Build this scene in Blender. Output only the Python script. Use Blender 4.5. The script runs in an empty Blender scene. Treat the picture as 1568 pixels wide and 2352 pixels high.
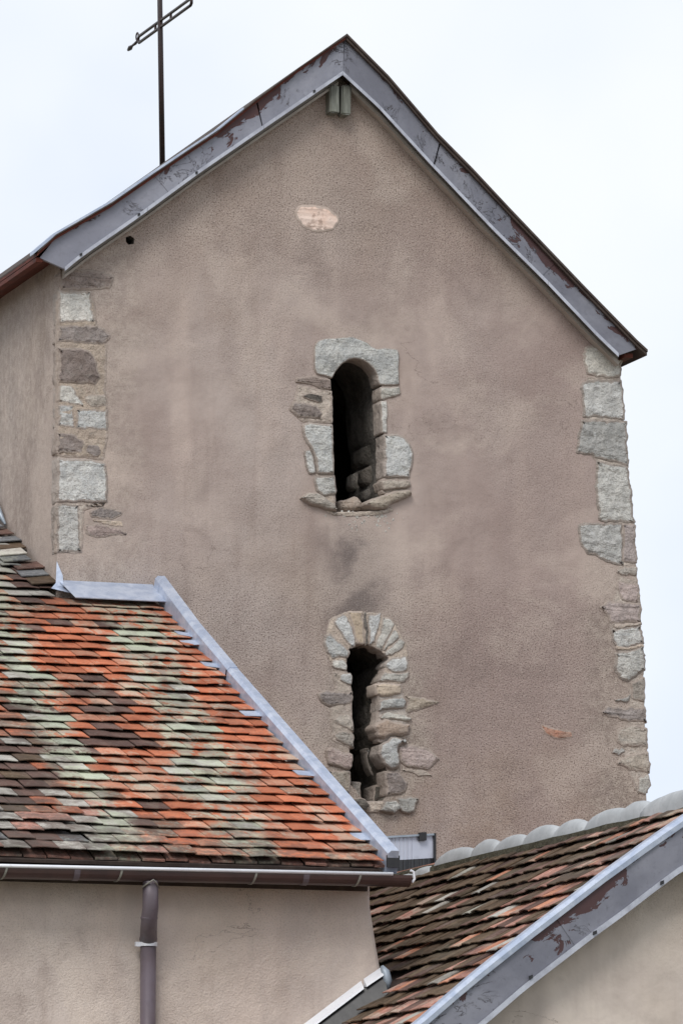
import bpy, bmesh, math, random
from mathutils import Vector, Matrix, noise
from mathutils.geometry import tessellate_polygon
random.seed(7)
sc = bpy.context.scene
col = sc.collection

# ------------------------------------------------------------------ camera
YAW, PITCH, FPX, DIST = math.radians(19), math.radians(8.8), 12000.0, 35.5
FW = Vector((math.sin(YAW)*math.cos(PITCH), math.cos(YAW)*math.cos(PITCH), math.sin(PITCH)))
RT = Vector((math.cos(YAW), -math.sin(YAW), 0)); UP = RT.cross(FW)
CAM = Vector((0, 0, 1.6+DIST*math.sin(PITCH))) - DIST*FW
cd = bpy.data.cameras.new('camera'); cam = bpy.data.objects.new('camera', cd); col.objects.link(cam)
cd.sensor_width = 36; cd.lens = FPX/2352*36; cd.clip_end = 2000; cd.clip_start = .5
cam.matrix_world = Matrix(((RT.x, UP.x, -FW.x, CAM.x), (RT.y, UP.y, -FW.y, CAM.y), (RT.z, UP.z, -FW.z, CAM.z), (0, 0, 0, 1)))
sc.camera = cam

# ------------------------------------------------------------------ sky and sun (bright overcast)
SUN_EL, SUN_AZ = math.radians(46), math.radians(-38)      # azimuth measured from -Y towards +X; light from front left
wd = bpy.data.worlds.new('World'); sc.world = wd; wd.use_nodes = True
nt = wd.node_tree; nt.nodes.clear(); N = nt.nodes.new; L = nt.links.new
out = N('ShaderNodeOutputWorld'); bg = N('ShaderNodeBackground'); bg.inputs['Strength'].default_value = .1
sky = N('ShaderNodeTexSky'); sky.sky_type = 'NISHITA'; sky.sun_disc = False
sky.sun_elevation = SUN_EL; sky.sun_rotation = math.radians(180)+SUN_AZ*-1
tc = N('ShaderNodeTexCoord')
n1 = N('ShaderNodeTexNoise'); n1.inputs['Scale'].default_value = 8; n1.inputs['Detail'].default_value = 4; n1.inputs['Roughness'].default_value = .45
L(tc.outputs['Generated'], n1.inputs['Vector'])
cr = N('ShaderNodeValToRGB'); L(n1.outputs['Fac'], cr.inputs['Fac'])
e = cr.color_ramp.elements; e[0].position = .36; e[0].color = (.74, .81, .99, 1); e[1].position = .6; e[1].color = (.97, .99, 1, 1)
el = cr.color_ramp.elements.new(.5); el.color = (.90, .94, 1, 1)
mul = N('ShaderNodeVectorMath'); mul.operation = 'SCALE'; mul.inputs['Scale'].default_value = 7.7; L(cr.outputs['Color'], mul.inputs[0])
mx = N('ShaderNodeMix'); mx.data_type = 'RGBA'; mx.inputs[0].default_value = .9
L(sky.outputs['Color'], mx.inputs[6]); L(mul.outputs[0], mx.inputs[7]); L(mx.outputs[2], bg.inputs['Color']); L(bg.outputs[0], out.inputs['Surface'])
sl = bpy.data.lights.new('sun', 'SUN'); sl.energy = 1.5; sl.angle = math.radians(25); sl.color = (1, .965, .92)
so = bpy.data.objects.new('sun', sl); col.objects.link(so)
sd = Vector((math.sin(SUN_AZ)*math.cos(SUN_EL), -math.cos(SUN_AZ)*math.cos(SUN_EL), math.sin(SUN_EL)))
so.rotation_euler = sd.to_track_quat('Z', 'Y').to_euler(); so.location = sd*60
vs = sc.view_settings; vs.view_transform = 'Standard'; vs.look = 'None'; vs.exposure = 0.45; vs.gamma = 1; vs.use_curve_mapping = False

# ------------------------------------------------------------------ helpers
def U(x, y, ax, v):
    """point of the place seen at a position of the 1568 x 2352 survey sheet, on the plane axis=v"""
    r = FW*FPX + RT*(x-784) + UP*(1176-y)
    return CAM + r*((v-CAM[ax])/r[ax])
def PX(p):
    d = Vector(p)-CAM; z = d.dot(FW)
    return 784+FPX*d.dot(RT)/z, 1176-FPX*d.dot(UP)/z
def tag(o, label=None, cat=None, kind=None, group=None):
    if label: o['label'] = label
    if cat: o['category'] = cat
    if kind: o['kind'] = kind
    if group: o['group'] = group
    return o
def empty(name, loc, label, cat):
    o = bpy.data.objects.new(name, None); col.objects.link(o); o.location = loc; o.empty_display_size = .3
    return tag(o, label, cat)
def root_of(p):
    while p.parent: p = p.parent
    return p
def mesh(name, verts, faces, mat, parent=None, smooth=False, uvs=None, mats=None, fm=None):
    off = root_of(parent).location if parent else Vector((0, 0, 0))
    me = bpy.data.meshes.new(name)
    me.from_pydata([tuple(Vector(v)-off) for v in verts], [], faces)
    for m in (mats or [mat]): me.materials.append(m)
    if fm: me.polygons.foreach_set('material_index', fm)
    if uvs:
        uv = me.uv_layers.new(name='uv')
        for lp in me.loops: uv.data[lp.index].uv = uvs[lp.vertex_index]
    if smooth: me.polygons.foreach_set('use_smooth', [True]*len(me.polygons))
    bm = bmesh.new(); bm.from_mesh(me); bmesh.ops.recalc_face_normals(bm, faces=bm.faces); bm.to_mesh(me); bm.free()
    me.update()
    o = bpy.data.objects.new(name, me); col.objects.link(o)
    if parent: o.parent = parent
    return o
def box_geo(o, ax, ay, az):
    """box from corner o along three vectors"""
    o, ax, ay, az = map(Vector, (o, ax, ay, az))
    v = [o, o+ax, o+ax+ay, o+ay]; v += [p+az for p in v]
    return v, [(0, 3, 2, 1), (4, 5, 6, 7), (0, 1, 5, 4), (1, 2, 6, 5), (2, 3, 7, 6), (3, 0, 4, 7)]
def join(*gs):
    V, Fc = [], []
    for v, f in gs:
        k = len(V); V += v; Fc += [tuple(i+k for i in q) for q in f]
    return V, Fc
def tube_geo(path, r, n=10, closed=False, cap=True):
    path = [Vector(p) for p in path]; V, Fc = [], []; m = len(path)
    rr = r if isinstance(r, (list, tuple)) else [r]*m
    prev = None
    for i, p in enumerate(path):
        if closed: t = path[(i+1) % m]-path[i-1]
        else: t = path[min(i+1, m-1)]-path[max(i-1, 0)]
        t.normalize()
        if prev is None:
            a = t.orthogonal().normalized()
        else:
            a = (prev - t*prev.dot(t)).normalized()
        prev = a; b = t.cross(a)
        for k in range(n):
            an = 2*math.pi*k/n; V.append(p+a*math.cos(an)*rr[i]+b*math.sin(an)*rr[i])
    for i in range(m if closed else m-1):
        j = (i+1) % m
        for k in range(n): Fc.append((i*n+k, i*n+(k+1) % n, j*n+(k+1) % n, j*n+k))
    if cap and not closed: Fc += [tuple(range(n))[::-1], tuple((m-1)*n+k for k in range(n))]
    return V, Fc
def sweep_geo(path, prof, ax, ay):
    """profile points (a,b) swept along path; a along vector ax, b along ay; closed profile with caps"""
    ax, ay = Vector(ax), Vector(ay); n = len(prof); V, Fc = [], []
    for p in path: V += [Vector(p)+ax*a+ay*b for a, b in prof]
    for i in range(len(path)-1):
        for k in range(n): Fc.append((i*n+k, i*n+(k+1) % n, (i+1)*n+(k+1) % n, (i+1)*n+k))
    Fc += [tuple(range(n))[::-1], tuple((len(path)-1)*n+k for k in range(n))]
    return V, Fc

# ------------------------------------------------------------------ materials
class NB:
    def __init__(s, name):
        s.m = bpy.data.materials.new(name); s.m.use_nodes = True; s.t = s.m.node_tree; s.t.nodes.clear()
        s.o = s.n('ShaderNodeOutputMaterial'); s.b = s.n('ShaderNodeBsdfPrincipled'); s.l(s.b.outputs[0], s.o.inputs[0])
        s.b.inputs['Specular IOR Level'].default_value = .25
        s.g = s.n('ShaderNodeNewGeometry'); s.pos = s.g.outputs['Position']
    def n(s, k): return s.t.nodes.new(k)
    def l(s, a, b): s.t.links.new(a, b)
    def val(s, x, sock):
        if hasattr(x, 'is_linked') or hasattr(x, 'links'): s.l(x, sock)
        else: sock.default_value = x
    def noise(s, scale, detail=4, rough=.55, vec=None, dist=0):
        q = s.n('ShaderNodeTexNoise'); q.inputs['Scale'].default_value = scale; q.inputs['Detail'].default_value = detail
        q.inputs['Roughness'].default_value = rough; q.inputs['Distortion'].default_value = dist
        s.l(vec or s.pos, q.inputs['Vector']); return q.outputs['Fac']
    def scaled(s, sx, sy, sz, vec=None):
        q = s.n('ShaderNodeMapping'); q.inputs['Scale'].default_value = (sx, sy, sz); s.l(vec or s.pos, q.inputs['Vector']); return q.outputs[0]
    def vor(s, scale, feat='F1', vec=None):
        q = s.n('ShaderNodeTexVoronoi'); q.feature = feat; q.inputs['Scale'].default_value = scale; s.l(vec or s.pos, q.inputs['Vector']); return q.outputs['Distance']
    def ramp(s, f, a, b):
        q = s.n('ShaderNodeMapRange'); q.interpolation_type = 'SMOOTHSTEP'; s.l(f, q.inputs[0]); q.inputs[1].default_value = a; q.inputs[2].default_value = b; return q.outputs[0]
    def math(s, op, a, b=0.0):
        q = s.n('ShaderNodeMath'); q.operation = op; s.val(a, q.inputs[0]); s.val(b, q.inputs[1]); return q.outputs[0]
    def mix(s, f, a, b, mode='MIX'):
        q = s.n('ShaderNodeMix'); q.data_type = 'RGBA'; q.blend_type = mode; s.val(f, q.inputs[0])
        for x, k in ((a, 6), (b, 7)):
            if isinstance(x, tuple): q.inputs[k].default_value = (*x, 1) if len(x) == 3 else x
            else: s.l(x, q.inputs[k])
        return q.outputs[2]
    def xyz(s, vec=None):
        q = s.n('ShaderNodeSeparateXYZ'); s.l(vec or s.pos, q.inputs[0]); return q.outputs
    def bump(s, h, dist, strength=1.0):
        q = s.n('ShaderNodeBump'); q.inputs['Distance'].default_value = dist; q.inputs['Strength'].default_value = strength; s.l(h, q.inputs['Height']); s.l(q.outputs[0], s.b.inputs['Normal'])
    def out(s, c, rough=.9, metal=0.0):
        if isinstance(c, tuple): s.b.inputs['Base Color'].default_value = (*c, 1)
        else: s.l(c, s.b.inputs['Base Color'])
        s.val(rough, s.b.inputs['Roughness']); s.b.inputs['Metallic'].default_value = metal
        return s.m

def plaster(name, c1, c2, grit_shade, tower=False):
    b = NB(name)
    big = b.ramp(b.noise(.75, 3, .5), .36, .64); mid = b.noise(3.2, 4, .6)
    c = b.mix(big, c1, c2)
    c = b.mix(b.math('MULTIPLY', b.ramp(mid, .45, .72), .45), c, (c1[0]*.78, c1[1]*.76, c1[2]*.75))
    # rain streaks
    st = b.noise(1, 4, .6, b.scaled(7, 7, .55)); c = b.mix(b.math('MULTIPLY', b.ramp(st, .50, .70), .34), c, (c1[0]*.72, c1[1]*.68, c1[2]*.66))
    lt = b.noise(1, 3, .5, b.scaled(3.2, 3.2, .8)); c = b.mix(b.math('MULTIPLY', b.ramp(lt, .47, .68), .6), c, (c2[0]*1.16, c2[1]*1.13, c2[2]*1.1))
    # ochre weathering
    oc = b.ramp(b.noise(.55, 3, .6, b.scaled(1, 1, 1)), .5, .72); c = b.mix(b.math('MULTIPLY', oc, .4), c, (c1[0]*1.0, c1[1]*.95, c1[2]*.80))
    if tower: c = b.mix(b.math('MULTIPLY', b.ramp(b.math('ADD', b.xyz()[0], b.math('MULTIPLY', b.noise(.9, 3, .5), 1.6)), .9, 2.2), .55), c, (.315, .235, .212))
    rough_area = b.ramp(b.noise(.8, 2, .5, b.scaled(1.1, 1.1, .9)), .38, .62)
    if tower:
        X, Y, Z = b.xyz()[0:3]
        # damp stain running down between the two openings
        wob = b.math('MULTIPLY', b.math('SUBTRACT', b.noise(2.2, 5, .6), .5), .22)
        dx = b.math('ABSOLUTE', b.math('ADD', b.math('SUBTRACT', X, .10), wob))
        s = b.math('MULTIPLY', b.math('SUBTRACT', 1, b.ramp(dx, .0, .40)), b.math('MULTIPLY', b.ramp(Z, 6.0, 6.3), b.math('SUBTRACT', 1, b.ramp(Z, 6.78, 7.05))))
        c = b.mix(b.math('MULTIPLY', s, .85), c, (.145, .12, .112))
        # golden bloom along the verges and near the foot
        foot = b.math('SUBTRACT', 1, b.ramp(Z, 4.9, 6.0))
        g1 = b.math('MULTIPLY', foot, b.ramp(b.noise(1.6, 4, .6), .38, .66)); c = b.mix(b.math('MULTIPLY', g1, .45), c, (c1[0]*1.02, c1[1]*.97, c1[2]*.82))
        up = b.ramp(Z, 8.3, 9.6); c = b.mix(b.math('MULTIPLY', up, .4), c, (c1[0]*1.06, c1[1]*1.03, c1[2]*.93))
        # crumbling render round the lower slit and down the right-hand corner
        ex = b.math('MULTIPLY', b.math('SUBTRACT', X, .22), 2.0); ez = b.math('MULTIPLY', b.math('SUBTRACT', Z, 5.55), 1.05)
        rr_ = b.math('ADD', b.math('SQRT', b.math('ADD', b.math('MULTIPLY', ex, ex), b.math('MULTIPLY', ez, ez))), b.math('MULTIPLY', b.math('SUBTRACT', b.noise(5, 5, .65), .5), 1.1))
        worn = b.math('SUBTRACT', 1, b.ramp(rr_, .55, .95))
        edge = b.math('MULTIPLY', b.ramp(b.math('ADD', X, b.math('MULTIPLY', b.noise(4, 5, .65), .5)), 1.88, 2.25), b.math('SUBTRACT', 1, b.ramp(Z, 6.6, 7.1)))
        le = b.math('SUBTRACT', 1, b.ramp(b.math('ADD', X, b.math('MULTIPLY', b.noise(4, 5, .65), .6)), -1.32, -1.0))
        worn = b.math('MAXIMUM', b.math('MAXIMUM', worn, edge), b.math('MULTIPLY', le, .6))
        wc = b.mix(b.ramp(b.noise(17, 5, .7), .4, .62), (.25, .21, .175), (.47, .41, .345)); c = b.mix(b.math('MULTIPLY', worn, .6), c, wc)
        rough_area = b.math('MAXIMUM', rough_area, worn)
        rough_area = b.math('MAXIMUM', b.math('MULTIPLY', rough_area, .6), b.math('MAXIMUM', b.ramp(Z, 8.1, 9.1), b.math('SUBTRACT', 1, b.ramp(Z, 6.2, 7.0))))
    # broad cloudy patches, pale lime washes and hairline cracks
    c = b.mix(b.math('MULTIPLY', b.ramp(b.noise(1.3, 5, .62, dist=.5), .47, .64), .55), c, (c2[0]*1.18, c2[1]*1.17, c2[2]*1.13))
    c = b.mix(b.math('MULTIPLY', b.ramp(b.noise(2.1, 6, .66, dist=.7), .54, .70), .40), c, (c1[0]*.70, c1[1]*.68, c1[2]*.68))
    cn = b.math('ABSOLUTE', b.math('SUBTRACT', b.noise(1.7, 7, .6, dist=.4), .5))
    c = b.mix(b.math('MULTIPLY', b.math('MULTIPLY', b.math('SUBTRACT', 1, b.ramp(cn, .0008, .0035)), b.ramp(b.noise(1.1, 3, .5), .54, .62)), .55), c, (c1[0]*.35, c1[1]*.33, c1[2]*.32))
    sp = b.noise(100, 3, .7); vo = b.vor(62)
    amt = b.math('ADD', b.math('MULTIPLY', rough_area, 1.0 if tower else .7), .05)
    c = b.mix(b.math('MULTIPLY', b.ramp(sp, .52, .62), b.math('MULTIPLY', amt, grit_shade)), c, (c1[0]*.36, c1[1]*.34, c1[2]*.32))  # dark specks: grit, plus the shade of roughcast pits put into colour
    c = b.mix(b.math('MULTIPLY', b.ramp(b.noise(95, 2, .6), .58, .70), b.math('MULTIPLY', amt, .5)), c, (.62, .55, .48))
    h = b.math('ADD', b.math('MULTIPLY', b.noise(85, 3, .7), b.math('ADD', b.math('MULTIPLY', rough_area, .8), .08)), b.math('ADD', b.math('MULTIPLY', b.noise(6, 3, .5), 1.3), b.math('MULTIPLY', b.noise(1.6, 2, .5), 4)))
    b.bump(h, .010, 1)
    return b.out(c, .95)
def rock(name, c, c2, lichen=.3, scale=22, white=0.0, bump=.012):
    b = NB(name)
    k = b.mix(b.ramp(b.noise(scale*.35, 5, .62), .36, .66), c, c2)
    k = b.mix(b.math('MULTIPLY', b.ramp(b.noise(scale*2.6, 3, .7), .53, .66), .45), k, tuple(x*.42 for x in c))
    k = b.mix(b.math('MULTIPLY', b.ramp(b.noise(scale*.5, 4, .7, dist=.6), .56, .68), lichen), k, (.50, .50, .45))
    k = b.mix(b.math('MULTIPLY', b.ramp(b.noise(9, 4, .7), .54, .68), .5), k, tuple(x*.5 for x in c))
    if white: k = b.mix(b.math('MULTIPLY', b.ramp(b.noise(11, 2, .5), .66, .69), white), k, (.8, .8, .76))
    vor = b.vor(scale*.55, 'F1'); k = b.mix(b.math('MULTIPLY', b.ramp(b.noise(scale*4.5, 2, .6), .55, .64), .42), k, tuple(x*.3 for x in c))
    at = b.n('ShaderNodeAttribute'); at.attribute_name = 'rim'; rim = at.outputs['Fac']
    sm = b.ramp(b.math('ADD', b.math('MULTIPLY', rim, .62), b.math('MULTIPLY', b.noise(26, 5, .7), .9)), .70, .82)
    hs = b.n('ShaderNodeHueSaturation'); b.l(k, hs.inputs['Color']); oi = b.n('ShaderNodeObjectInfo').outputs['Random']; b.l(b.math('ADD', b.math('MULTIPLY', oi, .36), .86), hs.inputs['Value']); b.l(b.math('ADD', b.math('MULTIPLY', b.math('FRACT', b.math('MULTIPLY', oi, 7.3)), .45), .68), hs.inputs['Saturation'])
    k = b.mix(b.math('MULTIPLY', sm, .85), hs.outputs[0], (.40, .335, .29))
    b.bump(b.math('ADD', b.math('ADD', b.noise(scale*1.4, 5, .75), b.math('MULTIPLY', vor, .8)), b.math('MULTIPLY', b.noise(scale*.3, 4, .6), 1.8)), bump*2, 1)
    return b.out(k, .93)
def metal_sheet(name, c, c2, rough=.42, metal=.35, scale=6, spec=.5):
    b = NB(name)
    k = b.mix(b.ramp(b.noise(scale, 4, .6, dist=.4), .35, .68), c, c2)
    k = b.mix(b.math('MULTIPLY', b.ramp(b.noise(scale*6, 3, .6), .55, .72), .3), k, tuple(x*.6 for x in c))
    b.b.inputs['Specular IOR Level'].default_value = spec
    b.bump(b.noise(5, 3, .5), .006, .6)
    return b.out(k, rough, metal)
def peeling(name, c, c2, under):
    """sheet painted over boards: cracked and flaking, the flakes along the upper edge"""
    b = NB(name); uv = b.n('ShaderNodeUVMap').outputs[0]; Uc, Vc = b.xyz(uv)[0:2]
    big = b.noise(1, 5, .6, b.scaled(1.3, .35, 1, uv)); fine = b.noise(1, 5, .7, b.scaled(4.2, 1.6, 1, uv), dist=.6)
    k = b.mix(b.ramp(big, .38, .66), c, c2)
    k = b.mix(b.math('MULTIPLY', b.ramp(b.noise(30, 4, .7), .5, .7), .25), k, tuple(x*.6 for x in c))
    ar = b.ramp(b.noise(1, 2, .5, b.scaled(.75, .2, 1, uv)), .46, .66)
    f = b.math('ADD', b.math('ADD', fine, b.math('MULTIPLY', ar, .17)), b.math('MULTIPLY', b.math('SUBTRACT', Vc, .55), .26))
    fl = b.ramp(f, .672, .690)
    k = b.mix(fl, k, under)
    cn = b.math('ABSOLUTE', b.math('SUBTRACT', b.noise(1, 6, .68, b.scaled(4.5, 1.0, 1, uv), dist=.8), .5)); crack = b.math('MULTIPLY', b.math('SUBTRACT', 1, b.ramp(cn, .003, .012)), b.ramp(b.noise(2.6, 4, .6), .50, .60))
    k = b.mix(b.math('MULTIPLY', crack, .75), k, (.04, .03, .03))
    b.b.inputs['Specular IOR Level'].default_value = .5
    b.bump(b.math('SUBTRACT', b.math('MULTIPLY', b.noise(4, 4, .6), 1.5), b.math('MAXIMUM', fl, crack)), .005, .8)
    return b.out(k, .5, .15)
BANDS = []
def band_lines():
    sl_ = math.radians(25.0); n_ = Vector((0, -math.sin(sl_), math.cos(sl_))); q = Vector((0, -4.665, 4.212))
    for pa, pb, wid in (((12, 1454), (190, 1780), .19), ((330, 1470), (560, 1930), .215), ((60, 1700), (150, 1930), .22)):
        pts = []
        for x, y in (pa, pb):
            r = FW*FPX + RT*(x-784) + UP*(1176-y); pts.append(CAM + r*((q-CAM).dot(n_)/r.dot(n_)))
        a, b_ = pts; k = (b_.x-a.x)/(b_.y-a.y); BANDS.append((a.x-k*a.y, k, wid))
band_lines()
def tile_mat(name, c, c2, spots, spot_amt, dark=.4, lamt=.45, band=1.0):
    b = NB(name)
    oi = b.n('ShaderNodeObjectInfo').outputs['Random']
    k = b.mix(b.ramp(b.noise(9, 4, .6), .36, .66), c, c2)
    k = b.mix(b.math('MULTIPLY', b.ramp(b.noise(2.6, 4, .65), .50, .70), dark), k, tuple(x*.38 for x in c))
    k = b.mix(b.math('MULTIPLY', b.ramp(b.noise(38, 4, .7), .52, .64), spot_amt), k, spots)
    k = b.mix(b.math('MULTIPLY', b.ramp(b.noise(55, 3, .7), .56, .68), .45), k, (.05, .035, .03))
    lich = b.ramp(b.noise(1, 6, .68, b.scaled(4.5, 1.3, 1.3)), .52, .60); k = b.mix(b.math('MULTIPLY', lich, lamt), k, (.42, .42, .335))
    X, Y, Z = b.xyz()[0:3]; low = b.ramp(Z, 4.0, 4.15); msk = None
    for bi, (x0, k1, wid) in enumerate(BANDS):
        dX = b.math('ABSOLUTE', b.math('SUBTRACT', b.math('ADD', X, b.math('MULTIPLY', b.math('SUBTRACT', b.noise(1.5+.3*bi, 4, .6), .5), .8)), b.math('ADD', b.math('MULTIPLY', Y, k1), x0)))
        mb = b.math('SUBTRACT', 1, b.ramp(dX, wid*.45, wid*1.1))
        if bi < 2: msk = mb if msk is None else b.math('MAXIMUM', msk, mb)
        else: dk = b.math('MULTIPLY', mb, low)
    msk = b.math('MULTIPLY', b.math('MULTIPLY', msk, low), b.ramp(b.noise(1, 6, .72, b.scaled(14, 7, 7)), .40, .52))
    k = b.mix(b.math('MULTIPLY', msk, .8*band), k, b.mix(b.ramp(b.noise(7, 4, .6), .42, .6), (.41, .435, .325), (.31, .295, .245)))
    foot = b.math('MULTIPLY', b.math('MULTIPLY', b.math('SUBTRACT', 1, b.ramp(b.math('ADD', b.math('ADD', Y, b.math('MULTIPLY', X, .35)), b.math('MULTIPLY', b.noise(2, 4, .6), 1.2)), -4.75, -4.2)), low), b.ramp(b.noise(11, 5, .72), .40, .56))
    k = b.mix(b.math('MULTIPLY', foot, .6*band), k, (.105, .085, .072))
    k = b.mix(b.math('MULTIPLY', b.math('MULTIPLY', dk, b.ramp(b.noise(6, 5, .7), .42, .58)), .6*band), k, (.10, .066, .054))
    soot = b.ramp(b.noise(1, 6, .7, b.scaled(3.2, 1.6, 1.6)), .53, .64); k = b.mix(b.math('MULTIPLY', soot, .48), k, (.075, .052, .042))
    hs = b.n('ShaderNodeHueSaturation'); b.l(k, hs.inputs['Color']); b.l(b.math('ADD', b.math('MULTIPLY', oi, .45), .78), hs.inputs['Value'])
    b.bump(b.math('ADD', b.noise(45, 4, .7), b.math('MULTIPLY', b.noise(12, 3, .6), 1.5)), .006, 1)
    return b.out(hs.outputs[0], .92)

M = {}
M['tower'] = plaster('plaster tower', (.36, .288, .258), (.435, .366, .33), .85, True)
M['lwall'] = plaster('plaster low wing', (.53, .44, .39), (.61, .525, .47), .4)
M['rwall'] = plaster('plaster gabled wing', (.50, .43, .38), (.57, .505, .455), .35)
M['pale'] = rock('pale limestone', (.66, .63, .57), (.55, .535, .49), .35, 22, .5)
M['grey'] = rock('grey limestone', (.54, .545, .53), (.64, .635, .60), .4, 26, .6)
M['speck'] = rock('pitted limestone', (.66, .645, .60), (.52, .51, .48), .45, 34, .6, .016)
M['brown'] = rock('brown sandstone', (.27, .22, .195), (.34, .285, .26), .15, 24)
M['tan'] = rock('tan sandstone', (.42, .36, .295), (.50, .44, .37), .2, 20)
M['ochre'] = rock('ochre stone', (.47, .355, .235), (.42, .32, .22), .1, 16, bump=.004)
M['rust'] = rock('rusty stone', (.40, .29, .215), (.49, .41, .335), .1, 14)
M['pink'] = rock('pinkish stone', (.52, .42, .385), (.44, .355, .325), .25, 24)
M['terra'] = rock('terracotta lump', (.56, .22, .115), (.46, .29, .21), 0, 20)
M['rose'] = rock('rose and white stone', (.66, .34, .20), (.68, .50, .40), .0, 5, bump=.004)
M['mortar'] = rock('lime mortar', (.55, .465, .385), (.46, .385, .325), .25, 30, bump=.008)
M['dark_stone'] = rock('dark and shade toned stone', (.13, .115, .10), (.18, .16, .14), .1, 18)  # naturally dark stones; inside the reveals this tone paints in their shade
M['reveal'] = rock('shade toned reveal masonry', (.17, .15, .13), (.11, .10, .085), .15, 12, bump=.02)  # dark tone paints the shade deep in the openings into the stone
M['lime'] = rock('lime spatter', (.62, .60, .55), (.52, .49, .45), .2, 40)
M['zinc'] = metal_sheet('bright zinc', (.38, .44, .56), (.54, .59, .69), .40, .3, 9)
M['zinc2'] = metal_sheet('dull zinc', (.27, .32, .37), (.36, .41, .47), .5, .3)
M['whitemetal'] = metal_sheet('white painted metal', (.78, .79, .82), (.72, .73, .77), .4, .1)
M['strap'] = metal_sheet('weathered strap', (.33, .33, .29), (.22, .21, .19), .5, .4, 20)
M['gutter'] = metal_sheet('brown gutter', (.080, .047, .043), (.060, .038, .038), .33, .1, 4)
M['pipe'] = metal_sheet('brown downpipe', (.14, .115, .135), (.115, .09, .10), .42, .1, 4)
M['board'] = peeling('flaking grey boards', (.215, .220, .262), (.30, .305, .35), (.075, .030, .028))
M['board2'] = peeling('flaking dark boards', (.155, .158, .19), (.24, .243, .28), (.065, .03, .03))
M['lip'] = metal_sheet('zinc lip', (.50, .52, .58), (.36, .37, .42), .4, .3, 9)
M['beige'] = metal_sheet('beige moulding', (.42, .38, .335), (.36, .32, .28), .7, 0, 8, .2)
M['soffit'] = metal_sheet('dark soffit', (.06, .045, .04), (.09, .07, .06), .8, 0, 8, .2)
M['redwood'] = metal_sheet('red brown wood', (.13, .035, .022), (.085, .028, .02), .7, 0, 9, .2)
M['iron'] = metal_sheet('rusted iron', (.034, .016, .014), (.02, .012, .012), .42, .3, 12)
M['black'] = metal_sheet('black metal', (.015, .015, .017), (.022, .022, .024), .4, .1, 12)
M['pale_reflection'] = metal_sheet('fluted lens with painted sky reflection', (.50, .53, .62), (.46, .49, .58), .12, .1, 3)  # sky reflection on the upper lens, painted as a pale colour
M['dark_reflection'] = metal_sheet('lens with painted dark reflection', (.018, .018, .02), (.03, .03, .032), .1, 0, 3)  # dark reflection on the lower lens, painted as its colour
M['cement'] = metal_sheet('grey cement', (.36, .375, .385), (.43, .445, .455), .85, 0, 7, .15)
M['moss'] = rock('mossy mortar', (.065, .055, .028), (.11, .10, .06), .1, 30, bump=.02)
def wood():
    b = NB('weathered oak'); f = b.noise(1, 5, .7, b.scaled(40, 40, 4))
    k = b.mix(b.ramp(f, .35, .65), (.135, .14, .12), (.26, .27, .235)); b.bump(f, .01, 1); return b.out(k, .9)
M['wood'] = wood()
T = dict(
    orange=tile_mat('orange tile', (.51, .168, .085), (.42, .128, .066), (.40, .30, .21), .18, .3),
    salmon=tile_mat('salmon tile', (.49, .225, .14), (.41, .165, .10), (.45, .37, .28), .4),
    brown=tile_mat('brown tile', (.10, .058, .048), (.155, .088, .07), (.25, .22, .17), .22, .4, .12),
    green=tile_mat('lichen tile', (.43, .46, .345), (.36, .385, .30), (.49, .49, .41), .3, .25),
    grey=tile_mat('grey lichen tile', (.43, .41, .365), (.33, .30, .265), (.54, .53, .47), .4, .45),
    mix=tile_mat('mottled tile', (.36, .155, .09), (.28, .21, .16), (.44, .42, .34), .75, .5),
    pink=tile_mat('pink tile', (.42, .215, .165), (.34, .16, .12), (.47, .36, .31), .5, .35),
    moss=tile_mat('mossy tile', (.085, .058, .036), (.13, .085, .055), (.20, .165, .11), .3, .5, .08),
    slate=tile_mat('slate grey tile', (.17, .175, .18), (.12, .12, .125), (.33, .33, .31), .35))
def ground_mat():
    b = NB('ground grass and gravel')
    k = b.mix(b.ramp(b.noise(.25, 4, .6), .4, .6), (.10, .115, .05), (.27, .25, .22)); k = b.mix(b.ramp(b.noise(8, 4, .7), .4, .7), k, (.2, .19, .16))
    return b.out(k, .95)
M['ground'] = ground_mat()

# ------------------------------------------------------------------ ground
g = mesh('ground', [(-600, -600, 0), (600, -600, 0), (600, 600, 0), (-600, 600, 0)], [(0, 1, 2, 3)], M['ground']); tag(g, 'grass and gravel ground around the church', None, 'structure')

# ------------------------------------------------------------------ shared builders
def resample(P, seg, jit, rnd):
    out_ = []
    for i, p in enumerate(P):
        q = P[(i+1) % len(P)]; d = (q-p).length; n = max(1, round(d/seg))
        for k in range(n):
            v = p.lerp(q, k/n)
            out_.append(v + Vector((rnd.uniform(-jit, jit), 0, rnd.uniform(-jit, jit))))
    return out_
def inset_poly(P, d):
    """move an XZ polygon's points inward by d"""
    n = len(P); A = sum(P[i].x*P[(i+1) % n].z-P[(i+1) % n].x*P[i].z for i in range(n))/2
    s = 1 if A > 0 else -1; res = []
    for i in range(n):
        e1 = (P[i]-P[i-1]); e2 = (P[(i+1) % n]-P[i])
        n1 = Vector((-e1.z, 0, e1.x)).normalized(); n2 = Vector((-e2.z, 0, e2.x)).normalized()
        m = n1+n2
        m = m/max(m.length_squared/2, .8) if m.length > 1e-6 else n1
        res.append(P[i]+m*d*s)
    return res, abs(A)
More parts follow.
